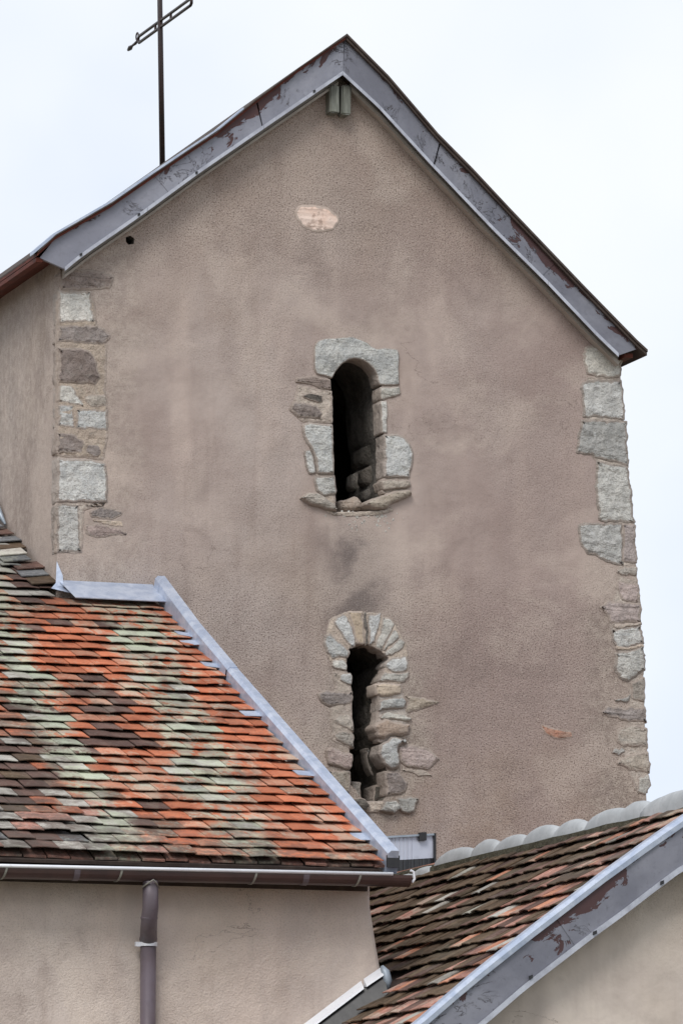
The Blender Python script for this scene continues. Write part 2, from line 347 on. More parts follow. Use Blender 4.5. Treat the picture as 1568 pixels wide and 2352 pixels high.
def stone(name, px, mat, parent, proud=.012, depth=.08, dome=.010, inset=.014, jit=.0035, y0=0.0, seg=.045, grow=1.0):
    rnd = random.Random(hash(tuple(px[0]))*31+len(px)+int(px[1][0]*7))
    cxm = sum(p[0] for p in px)/len(px); cym = sum(p[1] for p in px)/len(px)
    P = [U(cxm+(x-cxm)*grow, cym+(y-cym)*grow, 1, y0) for x, y in px]
    # cut corners a little so that no outline is machine straight
    Q = []
    for i, p in enumerate(P):
        a, b = P[i-1], P[(i+1) % len(P)]
        ca, cb = p.lerp(a, min(.2, .008/max((a-p).length, .001))), p.lerp(b, min(.2, .008/max((b-p).length, .001)))
        Q += [ca, cb]
    P = resample(Q, min(seg, .020), 0, rnd); sd_ = Vector((rnd.uniform(0, 99), rnd.uniform(0, 99), 0))
    P = [p+Vector((noise.noise(p*16+sd_)*.8+noise.noise(p*55+sd_)*.6, 0, noise.noise(p*16-sd_)*.8+noise.noise(p*55-sd_)*.6))*jit*2.4 for p in P]; n = len(P)
    per = sum((P[(i+1) % n]-P[i]).length for i in range(n)); _, A = inset_poly(P, 0)
    d1 = min(inset*.6, .22*A/per)
    R1, _ = inset_poly(P, d1*.45); R2, _ = inset_poly(P, d1*1.3); R3, _ = inset_poly(P, min(d1*3.2, .62*A/per))
    Y = lambda pts, y, j=0: [Vector((p.x, y0+y+rnd.uniform(-j, j), p.z)) for p in pts]
    rings = [Y(P, depth), Y(P, -proud*.25), Y(R1, -proud*.8), Y(R2, -proud-dome*.35, .0015), Y(R3, -proud-dome, .003)]
    V = sum(rings, []); Fc = []
    for r in range(4):
        for k in range(n): Fc.append((r*n+k, r*n+(k+1) % n, (r+1)*n+(k+1) % n, (r+1)*n+k))
    tri = tessellate_polygon([[Vector((p.x, p.z, 0)) for p in R3]])
    Fc += [tuple(4*n+i for i in t) for t in tri]
    o = mesh(name, V, Fc, M[mat], parent, smooth=True)
    o.data.attributes.new('rim', 'FLOAT', 'POINT').data.foreach_set('value', [1.0]*(2*n)+[.95]*n+[.75]*n+[0.0]*n)
    return o
def zpt(pts, ox, oy, s): return [(ox+x*s, oy+y*s) for x, y in pts]

# ------------------------------------------------------------------ THE TOWER
tower = empty('bell_tower', (0, 2.2, 0), 'tall rendered stone tower with asymmetrical gable, grey verge boards and two arched slits', 'tower')
XL, YB = -2.0, 4.6
W1 = lambda p: (588+p[0]*.28125, 725+p[1]*.28125)
W2 = lambda p: (686+p[0]*.25, 1372+p[1]*.25)
open1 = [(640, 1600), (636, 1300), (630, 1000), (622, 640), (612, 520), (645, 455), (690, 400), (745, 362), (800, 350), (860, 362), (915, 395), (955, 435), (980, 480), (992, 545), (1005, 590), (1010, 700), (1015, 960), (1030, 1000), (1038, 1270), (1020, 1340), (1015, 1430), (1060, 1500), (1000, 1592)]
open2 = [(440, 570), (455, 500), (480, 460), (530, 432), (600, 430), (680, 440), (730, 480), (790, 510), (820, 560), (780, 600), (760, 680), (740, 740), (715, 790), (700, 850), (725, 930), (730, 1000), (725, 1100), (690, 1170), (695, 1250), (735, 1320), (725, 1420), (750, 1530), (780, 1600), (790, 1680), (800, 1720), (790, 1800), (720, 1870), (640, 1860), (575, 1800), (540, 1740), (480, 1690), (475, 1600), (490, 1450), (500, 1300), (498, 1100), (495, 1000), (490, 850), (480, 760), (475, 690), (442, 670), (450, 630)]
def hole(pts, f, grow):
    P = [U(*f(p), 1, 0) for p in pts]; R, _ = inset_poly(P, -grow); return R
h1, h2 = hole(open1, W1, .022), hole(open2, W2, .022)
h3 = hole([(289, 545), (300, 541), (309, 548), (308, 560), (296, 562), (290, 556)], lambda p: p, 0)
topL = [(150, 606), (320, 484), (452, 386), (610, 277), (787, 156)]
topR = [(787, 156), (869, 232), (993, 367), (1130, 511), (1254, 634), (1369, 755), (1422, 806)]
right_edge = [(1422, 806), (1424, 870), (1434, 1000), (1446, 1200), (1459, 1330), (1466, 1420), (1471, 1560), (1476, 1700), (1483, 1830)]
outer = [U(x, y, 1, 0) for x, y in topL] + [U(x, y, 1, 0) for x, y in topR[1:]] + [U(x, y, 1, 0) for x, y in right_edge[1:]]
outer += [Vector((2.45, 0, 0)), Vector((XL, 0, 0))]
outer[0].x = XL
loops = [outer, h1, h2, h3]
flat = sum(loops, [])
tri = tessellate_polygon([[Vector((p.x, p.z, 0)) for p in lp] for lp in loops])
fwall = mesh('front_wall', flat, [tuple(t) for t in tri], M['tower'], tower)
for p in fwall.data.polygons: pass
# side and back walls
Lz = outer[0].z
lw = mesh('side_wall', [(XL, .0, 0), (XL, .0, Lz+.10), (XL, YB, Lz+.10), (XL, YB, 0)], [(0, 1, 2, 3)], M['tower'], tower)
ro = [outer[i] for i in range(len(topL)+len(topR)-2, len(outer)-1)]
V, Fc = [], []
for p in ro: V += [p, Vector((p.x, YB, p.z))]
for i in range(len(ro)-1): Fc.append((2*i, 2*i+1, 2*i+3, 2*i+2))
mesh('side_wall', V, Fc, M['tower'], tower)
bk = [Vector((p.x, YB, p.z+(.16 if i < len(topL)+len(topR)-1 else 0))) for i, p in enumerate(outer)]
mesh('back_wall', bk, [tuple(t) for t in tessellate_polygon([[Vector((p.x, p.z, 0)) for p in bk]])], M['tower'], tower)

def reveal(h, depth, name, mat):
    n = len(h); rnd = random.Random(n); V = []
    steps = 7
    for k in range(steps+1):
        t = k/steps
        for p in h:
            j = .010 if k else 0
            V.append(Vector((p.x+rnd.uniform(-j, j), depth*t, p.z+rnd.uniform(-j, j))))
    Fc = [(r*n+k, r*n+(k+1) % n, (r+1)*n+(k+1) % n, (r+1)*n+k) for r in range(steps) for k in range(n)]
    return mesh(name, V, Fc, M[mat], tower, smooth=True)
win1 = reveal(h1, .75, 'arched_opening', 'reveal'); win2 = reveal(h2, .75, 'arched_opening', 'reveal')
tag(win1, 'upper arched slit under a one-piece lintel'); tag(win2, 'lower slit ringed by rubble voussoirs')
hk = mesh('putlog_hole', h3+[Vector((p.x, .18, p.z)) for p in h3], [(i, (i+1) % 6, 6+(i+1) % 6, 6+i) for i in range(6)]+[tuple(range(6, 12))], M['dark_stone'], tower)

# stones of the upper opening
def wst(f, parent, name, pts, mat, **k): return stone(name, [f(p) for p in pts], mat, parent, **k)
A = lambda pts, mat, name='stone', **k: wst(W1, win1, name, pts, mat, **{'depth': .15, 'dome': .005, 'proud': .009, **k})
A([(330, 560), (470, 590), (618, 615), (622, 700), (628, 885), (380, 872), (285, 790), (320, 640)], 'mortar', 'mortar', proud=.004, dome=.002, depth=.1)
A([(470, 1290), (640, 1295), (650, 1600), (520, 1530), (480, 1450)], 'mortar', 'mortar', proud=.002, dome=.002, depth=.1)
A([(1000, 560), (1160, 560), (1270, 1100), (1250, 1420), (1030, 1480), (1040, 1300), (1028, 1000), (1020, 700)][1:1] or [(1020, 1325), (1255, 1325), (1245, 1440), (1030, 1460)], 'mortar', 'mortar', proud=.002, dome=.002, depth=.1)
A([(560, 1588), (640, 1600), (760, 1597), (900, 1600), (1010, 1592), (1110, 1560), (1120, 1600), (1000, 1632), (820, 1640), (640, 1634), (570, 1610)], 'mortar', 'mortar', proud=.004, dome=.002, depth=.35)
lint = [(475, 240), (500, 205), (560, 188), (660, 180), (770, 172), (830, 188), (900, 215), (940, 250), (985, 270), (1040, 262), (1150, 275), (1165, 310), (1160, 430), (1168, 570), (1100, 573), (1000, 570), (988, 535), (978, 480), (953, 437), (913, 397), (860, 364), (800, 352), (747, 364), (692, 402), (648, 457), (614, 518), (560, 495), (490, 480), (470, 440), (468, 300)]
A(lint, 'grey', 'lintel', proud=.012, dome=.004, inset=.007, jit=.0012, seg=.03)
A([(1003, 577), (1168, 580), (1182, 650), (1130, 668), (1050, 685), (1012, 690)], 'pale')
A([(1012, 694), (1070, 694), (1070, 962), (1017, 966)], 'pale', dome=.004)
A([(1032, 974), (1100, 966), (1160, 965), (1220, 1000), (1265, 1060), (1282, 1140), (1277, 1230), (1258, 1280), (1255, 1325), (1040, 1328), (1040, 1270)], 'grey', proud=.012, dome=.006)
A([(1012, 1352), (1060, 1340), (1255, 1345), (1258, 1402), (1150, 1415), (1030, 1432)], 'tan', proud=.02)
A([(1030, 1470), (1120, 1432), (1250, 1425), (1272, 1470), (1200, 1500), (1100, 1540), (1060, 1580), (960, 1590), (880, 1545), (910, 1505)], 'tan', proud=.03, dome=.02)
A([(320, 505), (470, 490), (612, 522), (612, 610), (530, 600), (420, 560), (320, 548)], 'brown', proud=.008)
A([(375, 650), (420, 628), (540, 650), (547, 700), (520, 718), (440, 692), (380, 672)], 'dark_stone', proud=.012)
A([(290, 702), (380, 707), (500, 735), (542, 790), (532, 852), (430, 842), (330, 825), (268, 780)], 'brown', proud=.012)
A([(375, 888), (420, 870), (626, 892), (632, 1090), (637, 1298), (492, 1298), (482, 1200), (467, 1142), (440, 1090), (410, 1040), (380, 980)], 'grey', proud=.016, dome=.008)
A([(388, 1102), (438, 1094), (466, 1147), (486, 1290), (430, 1305), (395, 1220)], 'speck', proud=.012)
A([(470, 1312), (635, 1307), (655, 1440), (640, 1470), (540, 1480), (490, 1440), (468, 1370)], 'speck', proud=.014)
A([(345, 1490), (420, 1440), (500, 1450), (580, 1500), (640, 1550), (662, 1605), (560, 1585), (430, 1550)], 'tan', proud=.03, dome=.02)
A([(655, 1520), (730, 1495), (800, 1475), (850, 1520), (848, 1600), (720, 1610), (660, 1600)], 'rust', y0=.16, depth=.2, proud=.04, dome=.03)
# masonry courses of the right reveal, set into the opening
def rblock(parent, f, x, ya, yb, d0, d1, mat, bulge=.02):
    p0 = U(*f((x, ya)), 1, 0); p1 = U(*f((x, yb)), 1, 0); rnd = random.Random(int(x+ya*3+d0*97)); V = []
    ny, nz = 5, 5
    for i in range(ny+1):
        for j in range(nz+1):
            u, v = i/ny, j/nz
            b = bulge*(1-(2*u-1)**6)*(1-(2*v-1)**6)+rnd.uniform(-.004, .004)
            V.append(Vector((p0.x+.028-b-.02*u*(d1-d0), d0+(d1-d0)*u, p0.z+(p1.z-p0.z)*v)))
    Fc = [(i*(nz+1)+j, (i+1)*(nz+1)+j, (i+1)*(nz+1)+j+1, i*(nz+1)+j+1) for i in range(ny) for j in range(nz)]
    return mesh('reveal_stone', V, Fc, M[mat], parent, smooth=True)
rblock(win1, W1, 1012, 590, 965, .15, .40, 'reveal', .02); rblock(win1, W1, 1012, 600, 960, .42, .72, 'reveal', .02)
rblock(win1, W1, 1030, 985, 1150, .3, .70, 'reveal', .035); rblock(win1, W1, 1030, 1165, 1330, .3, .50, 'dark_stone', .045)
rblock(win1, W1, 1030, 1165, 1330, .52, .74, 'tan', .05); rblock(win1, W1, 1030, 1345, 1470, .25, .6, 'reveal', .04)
# lime spatter below the sill
gs = []
rnd = random.Random(5)
for k in range(64):
    t = rnd.random(); x = 700+rnd.gauss(180, 120)+t*80; y = 1612+abs(rnd.gauss(0, 75)); r = rnd.uniform(.004, .013)
    if k < 16: y = 1610+rnd.uniform(-5, 26); x = rnd.uniform(700, 1010); r = rnd.uniform(.005, .011)
    c = U(*W1((x, y)), 1, 0); n = 7
    ring = [c+Vector((r*math.cos(2*math.pi*i/n)*rnd.uniform(.6, 1.3), .002, r*math.sin(2*math.pi*i/n)*rnd.uniform(.7, 1.9))) for i in range(n)]
    gs.append((ring+[c+Vector((0, -.006, 0))], [(i, (i+1) % n, n) for i in range(n)]))
V, Fc = join(*gs); tag(mesh('lime_spatter', V, Fc, M['lime'], win1, smooth=True), None, None, 'stuff')

# stones of the lower opening
B = lambda pts, mat, name='stone', **k: wst(W2, win2, name, pts, mat, **{**({'grow': 1.12} if name == 'voussoir' else {'grow': 1.03}), 'depth': .16, 'proud': .009, 'dome': .006, 'jit': .0045, **k})
mo = dict(name='mortar', proud=.003, dome=.003, depth=.12)
B([(300, 200), (440, 145), (740, 150), (880, 260), (985, 430), (1000, 700), (930, 790), (745, 780), (775, 650), (815, 560), (730, 480), (620, 432), (520, 438), (455, 490), (438, 600), (300, 590), (245, 450), (260, 320)], 'mortar', **{**mo, 'inset': .006})
B([(300, 690), (440, 680), (485, 840), (490, 1100), (495, 1380), (300, 1300), (290, 1030), (330, 830)], 'mortar', **mo)
B([(740, 780), (930, 785), (1010, 1130), (960, 1300), (740, 1330), (700, 1200), (735, 1000), (710, 850)], 'mortar', **mo)
B([(460, 1700), (600, 1870), (780, 1870), (900, 1700), (960, 1850), (900, 1970), (600, 1975), (470, 1850)][1:1] or [(600, 1872), (790, 1874), (900, 1860), (900, 1970), (610, 1972)], 'mortar', **{**mo, 'proud': .01})
B([(245, 360), (290, 345), (350, 400), (420, 460), (452, 502), (430, 560), (370, 540), (300, 560), (260, 520), (238, 440)], 'grey', 'voussoir')
B([(320, 240), (350, 190), (400, 165), (440, 185), (480, 270), (512, 370), (518, 436), (475, 458), (430, 400), (370, 310)], 'grey', 'voussoir')
B([(446, 145), (576, 140), (588, 250), (597, 424), (548, 428), (528, 422), (490, 270)], 'ochre', 'voussoir', dome=.004, proud=.012)
B([(587, 150), (612, 145), (626, 250), (636, 400), (604, 430), (599, 300)], 'dark_stone', 'voussoir', dome=.004)
B([(632, 170), (680, 165), (750, 148), (748, 190), (730, 290), (690, 400), (648, 428), (640, 300)], 'grey', 'voussoir')
B([(762, 188), (825, 198), (878, 268), (858, 300), (798, 400), (760, 486), (705, 448), (742, 300)], 'pale', 'voussoir')
B([(870, 304), (912, 372), (868, 420), (796, 482), (772, 488), (804, 400)], 'pale', 'voussoir')
B([(912, 384), (972, 415), (942, 480), (862, 530), (805, 545), (796, 500), (872, 430)], 'pale', 'voussoir')
B([(850, 562), (970, 540), (992, 600), (986, 668), (940, 692), (840, 680), (785, 640), (820, 575)], 'grey', 'voussoir')
B([(785, 692), (930, 700), (1000, 682), (1002, 720), (950, 785), (890, 775), (745, 772)], 'pale', 'voussoir')
B([(300, 580), (400, 572), (446, 620), (432, 678), (340, 662), (300, 625)], 'pale')
B([(385, 702), (470, 692), (488, 740), (476, 805), (430, 805), (370, 762)], 'grey', dome=.008)
B([(172, 885), (230, 850), (430, 872), (486, 855), (496, 960), (430, 1000), (330, 990), (270, 1012), (200, 950)], 'brown')
B([(310, 1122), (380, 1072), (440, 1067), (498, 1102), (500, 1240), (420, 1200), (340, 1160)], 'tan')
B([(310, 1272), (350, 1240), (420, 1218), (500, 1262), (502, 1400), (440, 1360), (340, 1312)], 'tan')
B([(240, 1402), (300, 1380), (400, 1418), (486, 1432), (486, 1560), (460, 1590), (350, 1560), (270, 1540)], 'pink', proud=.02)
B([(262, 1594), (468, 1594), (480, 1690), (456, 1830), (380, 1745), (295, 1655)], 'tan', proud=.008)
B([(692, 802), (760, 787), (930, 797), (942, 900), (860, 906), (770, 922), (705, 900)], 'ochre', dome=.02)
B([(735, 945), (800, 922), (960, 912), (985, 970), (960, 1020), (840, 1040), (728, 1050)], 'grey', dome=.02)
B([(965, 905), (1150, 922), (1290, 965), (1150, 1018), (1000, 1058), (960, 1040), (992, 970)], 'tan', proud=.004, dome=.006, depth=.06)
B([(730, 1105), (800, 1045), (960, 1078), (1040, 1120), (980, 1150), (870, 1122), (770, 1125)], 'pale', 'mortar', proud=.010, dome=.008)
B([(682, 1185), (785, 1118), (900, 1144), (1012, 1172), (990, 1242), (940, 1290), (860, 1272), (780, 1300), (722, 1292)], 'rust', proud=.024, dome=.02)
B([(735, 1372), (840, 1284), (920, 1292), (985, 1340), (905, 1372), (922, 1560), (830, 1590), (760, 1520), (718, 1432)], 'grey', proud=.024, dome=.02)
B([(912, 1374), (1060, 1352), (1180, 1392), (1290, 1490), (1180, 1580), (1000, 1560), (928, 1510)], 'pink', proud=.010)
B([(940, 1582), (1150, 1592), (1225, 1640), (1100, 1642)], 'mortar', 'mortar', proud=.004, dome=.004, depth=.05)
B([(785, 1605), (900, 1594), (1000, 1700), (960, 1800), (800, 1825), (792, 1700)], 'brown', proud=.010)
B([(715, 1962), (785, 1872), (880, 1862), (932, 1940), (860, 1992)], 'speck', proud=.03, dome=.02)
B([(882, 1852), (1000, 1832), (1092, 1850), (1060, 1960), (1000, 2000), (935, 1980)], 'speck', proud=.02)
B([(465, 1850), (590, 1840), (642, 1920), (610, 1970), (500, 1935)], 'dark_stone', proud=.03, dome=.02)
B([(600, 1392), (700, 1385), (762, 1620), (692, 1650), (640, 1602)], 'pale', y0=.28, depth=.1)
B([(480, 1690), (560, 1700), (570, 1850), (500, 1840)], 'tan', y0=.12, depth=.1)
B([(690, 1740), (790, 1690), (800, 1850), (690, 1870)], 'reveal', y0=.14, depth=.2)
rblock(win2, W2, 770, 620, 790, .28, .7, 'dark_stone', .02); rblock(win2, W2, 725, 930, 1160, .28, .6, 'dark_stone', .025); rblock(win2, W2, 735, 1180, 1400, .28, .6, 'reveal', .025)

# quoins
QL = lambda p: (p[0]*.375, 539+p[1]*.375)
Q = lambda pts, mat, name='quoin_stone', **k: wst(QL, fwall, name, [(x-4 if x < 375 else x, y) for x, y in pts], mat, **{'depth': .12, 'dome': .003, 'proud': .005, 'jit': .005, **k})
mo2 = dict(name='mortar', proud=.002, dome=.002, depth=.05)
Q([(362, 340), (560, 340), (600, 560), (660, 690), (650, 960), (665, 1080), (665, 1215), (640, 1380), (352, 1360), (354, 800)], 'mortar', **mo2)
Q([(352, 1635), (660, 1640), (520, 1690), (505, 1950), (348, 1955)], 'mortar', **mo2)
Q([(372, 230), (480, 210), (560, 215), (700, 250), (680, 330), (520, 345), (375, 338)], 'brown', proud=.004)
Q([(362, 348), (560, 346), (566, 450), (582, 540), (362, 545)], 'pale')
Q([(362, 556), (480, 549), (620, 560), (682, 620), (640, 680), (360, 658)], 'brown')
Q([(360, 692), (500, 697), (560, 717), (592, 780), (620, 880), (590, 925), (540, 920), (360, 908)], 'brown', dome=.012)
Q([(362, 922), (440, 920), (470, 970), (522, 1058), (440, 1036), (362, 1030)], 'pale')
Q([(515, 985), (650, 980), (656, 1050), (560, 1062), (520, 1030)], 'tan', proud=.004)
Q([(360, 1042), (455, 1040), (458, 1185), (360, 1175)], 'grey'); Q([(463, 1062), (660, 1070), (660, 1203), (463, 1190)], 'grey')
Q([(350, 1212), (450, 1217), (520, 1262), (500, 1343), (350, 1343)], 'brown'); Q([(530, 1292), (600, 1287), (626, 1330), (600, 1368), (522, 1340)], 'brown')
Q([(352, 1364), (540, 1377), (640, 1397), (662, 1480), (660, 1643), (352, 1638)], 'grey', proud=.012)
Q([(352, 1648), (485, 1652), (500, 1945), (350, 1950)], 'speck')
Q([(540, 1692), (620, 1662), (740, 1690), (762, 1710), (690, 1748), (560, 1735)], 'brown', proud=.002); Q([(560, 1747), (750, 1752), (762, 1790), (640, 1777)], 'mortar', **mo2)
Q([(515, 1782), (600, 1767), (740, 1802), (790, 1832), (600, 1860), (530, 1840)], 'pink', proud=.003, dome=.003)
QR = lambda p: (1176+p[0]*.5, 735+p[1]*.5)
K = lambda pts, mat, name='quoin_stone', **k: wst(QR, fwall, name, [(x+3 if x > 490 else x, y) for x, y in pts], mat, **{'depth': .25, 'dome': .004, 'proud': .006, 'jit': .007, 'seg': .035, 'grow': 1.035, **k})
K([(345, 260), (480, 262), (500, 270), (512, 460), (530, 680), (555, 935), (566, 1180), (585, 1300), (596, 1490), (602, 1700), (610, 1850), (620, 2090), (616, 2170), (560, 2165), (500, 1990), (530, 1700), (480, 1520), (440, 1400), (480, 1180), (490, 1120), (480, 940), (400, 925), (395, 660), (330, 600), (330, 300)], 'mortar', 'mortar', proud=.001, dome=.001, grow=1)
K([(330, 130), (370, 122), (497, 165), (493, 255), (440, 268), (345, 250), (328, 200)], 'pale')
K([(320, 290), (360, 278), (495, 278), (506, 375), (511, 458), (325, 445)], 'speck'); K([(318, 460), (512, 464), (525, 672), (460, 655), (370, 625), (298, 612), (300, 540)], 'speck')
K([(382, 650), (527, 680), (540, 800), (553, 928), (400, 920), (385, 800)], 'speck'); K([(300, 945), (340, 938), (498, 935), (498, 1130), (440, 1110), (360, 1080), (310, 1030)], 'speck')
K([(502, 938), (556, 936), (565, 1118), (500, 1105)], 'pink', dome=.003); K([(480, 1142), (565, 1130), (567, 1178), (470, 1165)], 'tan')
K([(485, 1195), (575, 1212), (580, 1298), (500, 1295), (480, 1240)], 'pink', proud=.004); K([(400, 1320), (440, 1290), (583, 1302), (584, 1390), (450, 1390), (430, 1340)], 'pink', proud=.006)
K([(450, 1420), (585, 1402), (597, 1490), (480, 1510), (460, 1460)], 'speck'); K([(470, 1530), (600, 1500), (602, 1610), (530, 1660), (490, 1650), (465, 1600)], 'speck', dome=.016)
K([(540, 1670), (604, 1640), (602, 1752), (540, 1740)], 'tan'); K([(400, 1800), (430, 1775), (602, 1780), (610, 1850), (520, 1840), (440, 1820)], 'brown')
K([(490, 1870), (560, 1855), (614, 1870), (612, 1960), (500, 1960), (470, 1930)], 'tan', proud=.006); K([(490, 2010), (617, 1985), (624, 2080), (560, 2070), (480, 2040)], 'tan', proud=.006)
K([(570, 2100), (622, 2090), (630, 2130), (612, 2180), (565, 2170)], 'pale'); K([(455, 1970), (500, 1965), (516, 1980), (490, 1998), (450, 1992)], 'lime', 'mortar', depth=.05)
K([(465, 1745), (500, 1738), (540, 1718), (530, 1752), (490, 1756)], 'lime', 'mortar', depth=.05)
K([(455, 1395), (590, 1392), (590, 1404), (470, 1420)], 'mortar', 'mortar', depth=.2); K([(480, 1505), (600, 1494), (600, 1506), (478, 1524)], 'mortar', 'mortar', depth=.2)
# single stones left bare in the render
stone('stone', [(676, 486), (685, 473), (715, 470), (755, 478), (775, 495), (780, 510), (765, 530), (725, 533), (700, 527), (680, 505)], 'rose', fwall, proud=.003, dome=.004, depth=.06)
stone('stone', zpt([(130, 1855), (200, 1880), (275, 1890), (278, 1920), (190, 1926), (150, 1900)], 1176, 735, .5), 'terra', fwall, proud=.002, dome=.003, depth=.06)

# ---- gable roof of the tower
YF = -.15                               # face of the verge boards
bt = [(92, 592), (125, 550), (255, 475), (350, 409), (425, 358), (500, 308), (580, 242), (682, 166), (790, 92)]
bb = [(150, 618), (187, 587), (320, 495), (452, 398), (610, 289), (787, 168)]
rt_ = [(792, 92), (888, 189), (1001, 321), (1080, 401), (1164, 491), (1249, 580), (1333, 668), (1450, 788), (1463, 801)]
rb_ = [(787, 168), (869, 244), (993, 379), (1130, 523), (1254, 646), (1369, 767), (1420, 816)]
def lerp_poly(P, t):
    ls = [0]
    for i in range(len(P)-1): ls.append(ls[-1]+math.dist(P[i], P[i+1]))
    d = t*ls[-1]
    for i in range(len(P)-1):
        if d <= ls[i+1]+1e-9:
            u = (d-ls[i])/(ls[i+1]-ls[i]); return (P[i][0]+(P[i+1][0]-P[i][0])*u, P[i][1]+(P[i+1][1]-P[i][1])*u)
    return P[-1]
def board(name, top, bot, cuts, yf, mat, thick, parent, n=6, over=.004, gap=(0, .0022, 0, 0, 0, 0)):
    obs = []
    for s in range(len(cuts)-1):
        V, uv = [], []
        yy = yf-over*(s % 2)
        for k in range(n+1):
            c0_ = cuts[s]+(gap[s-1] if s else 0); c1_ = cuts[s+1]-(gap[s] if s < len(cuts)-2 else 0); t = c0_+(c1_-c0_)*k/n
            a = lerp_poly(bot, t); b = lerp_poly(top, t)
            wob = .003*noise.noise(Vector((t*31, yf, 3.1)))
            for v in (0, .5, 1):
                p = U(a[0]+(b[0]-a[0])*v, a[1]+(b[1]-a[1])*v, 1, yy); p.y += wob*(1 if v == .5 else .4)
                V.append(p); uv.append((t*3.2, v))
            for v in (0, 1):
                p = U(a[0]+(b[0]-a[0])*v, a[1]+(b[1]-a[1])*v, 1, yy); V.append(Vector((p.x, yf+thick, p.z))); uv.append((t*3.2, v))
        Fc = []
        for k in range(n):
            i, j = 5*k, 5*(k+1)
            Fc += [(i, j, j+1, i+1), (i+1, j+1, j+2, i+2), (i+2, j+2, j+4, i+4), (i+4, j+4, j+3, i+3), (i+3, j+3, j, i)]
        Fc += [(0, 1, 2, 4, 3), (5*n, 5*n+3, 5*n+4, 5*n+2, 5*n+1)]
        obs.append(mesh(name, V, Fc, M[mat], parent, uvs=uv))
    return obs
lb = board('verge_board', bt, bb, [0, .38, .715, 1], YF, 'board', .03, tower)
rb = board('verge_board', rt_, rb_, [0, .19, .33, .53, .72, .93, 1], YF, 'board2', .03, tower)
# bright folded lips along the foot of the boards
for nm, P, cuts in (('drip_lip', bb, [0, .3, .48, .72, 1]), ('drip_lip', rb_, [0, .13, .33, .55, .745, .92, 1])):
    for s in range(len(cuts)-1):
        pts = [U(*lerp_poly(P, cuts[s]+(cuts[s+1]-cuts[s])*(k/6)*.995), 1, YF-.012-.003*(s % 2)) for k in range(7)]
        mesh(nm, *sweep_geo(pts, [(0, -.012), (0, .016), (.008, .016), (.008, -.012)], (0, 1, 0), (0, 0, 1)), M['lip'], lb[0] if P is bb else rb[0])
# clips on the lips
for x, y in [(187, 585), (320, 493), (452, 397), (722, 210)]:
    c = U(x, y, 1, YF-.02); mesh('clip', *box_geo(c-Vector((.008, 0, .010)), (.016, 0, .006), (0, .012, 0), (0, 0, .018)), M['black'], lb[0])
# beige moulding and dark soffit behind the boards
def shift(P, dx, dy): return [(x+dx, y+dy) for x, y in P]
def run(name, P, t0, t1, y, prof, mat, parent=tower):
    pts = [U(*lerp_poly(P, t0+(t1-t0)*k/10), 1, y) for k in range(11)]
    return mesh(name, *sweep_geo(pts, prof, (0, 1, 0), (0, 0, 1)), M[mat], parent)
run('moulding', shift(bb, 0, 10), .0, .985, -.075, [(0, -.028), (0, -.008), (.02, -.002), (.02, .05), (.072, .05), (.072, -.028)], 'beige')
run('moulding', shift(rb_, 0, 10), .03, 1, -.075, [(0, -.040), (0, -.010), (.02, -.004), (.02, .05), (.072, .05), (.072, -.040)], 'beige')
run('soffit', shift(bb, 0, -4), 0, 1, -.118, [(0, 0), (0, .02), (.115, .02), (.115, 0)], 'soffit'); run('soffit', shift(rb_, 0, -4), 0, 1, -.118, [(0, 0), (0, .02), (.115, .02), (.115, 0)], 'soffit')
# roof slabs (tiled, seen edge on)
def slab(P, dz, t, mat, name, y0, y1, parent=tower):
    V, Fc = [], []
    for x, y in P:
        p = U(x, y, 1, YF)
        for yy in (y0, y1):
            for z in (dz, dz+t): V.append(Vector((p.x, yy, p.z+z)))
    for i in range(len(P)-1):
        a, b = 4*i, 4*i+4
        Fc += [(a, b, b+1, a+1), (a+2, a+3, b+3, b+2), (a, a+2, b+2, b), (a+1, b+1, b+3, a+3)]
    Fc += [(0, 1, 3, 2), (4*len(P)-4, 4*len(P)-2, 4*len(P)-1, 4*len(P)-3)]
    return mesh(name, V, Fc, M.get(mat) or T[mat], parent)
tl = [(84, 588)]+bt[1:]; tr = rt_[:-3]+[(1333, 668), (1456, 794), (1481, 817)]
rl = slab(tl, -.004, .018, 'redwood', 'roof', YF-.03, YB+.2); rr = slab(tr, -.004, .02, 'soffit', 'roof', YF-.03, YB+.2)
slab(tl, .016, .010, 'soffit', 'tile_course', YF-.045, YB+.2, rl); slab(tr, .018, .018, 'soffit', 'tile_course', YF-.045, YB+.2, rr)
# light zinc strip capping the lower half of the left verge
zs = [(78, 583), (125, 543), (255, 468), (350, 402), (425, 352), (500, 303), (560, 254)]
pts = [U(x, y, 1, YF-.04) for x, y in zs]
mesh('verge_cap', *sweep_geo(pts, [(0, 0), (0, .024), (.09, .026), (.09, 0)], (0, 1, 0), (0, 0, 1)), M['zinc'], rl)
# left eave: red-brown board under the overhang, running back
e0 = U(88, 594, 1, YF); 
mesh('eave_board', *box_geo(Vector((e0.x-.012, YF+.006, e0.z-.020)), (.045, 0, 0), (0, YB, 0), (0, 0, .028)), M['redwood'], tower)
mesh('eave_soffit', *box_geo(Vector((e0.x+.02, -.12, e0.z-.012)), (-2.0-e0.x+.05, 0, .085), (0, YB, 0), (0, 0, .012)), M['redwood'], tower)
e1 = U(1462, 806, 1, YF)
mesh('eave_soffit', *box_geo(Vector((2.03, YF+.03, e1.z-.045)), (e1.x-2.05, 0, .0), (0, YB, 0), (0, 0, .03)), M['redwood'], tower)
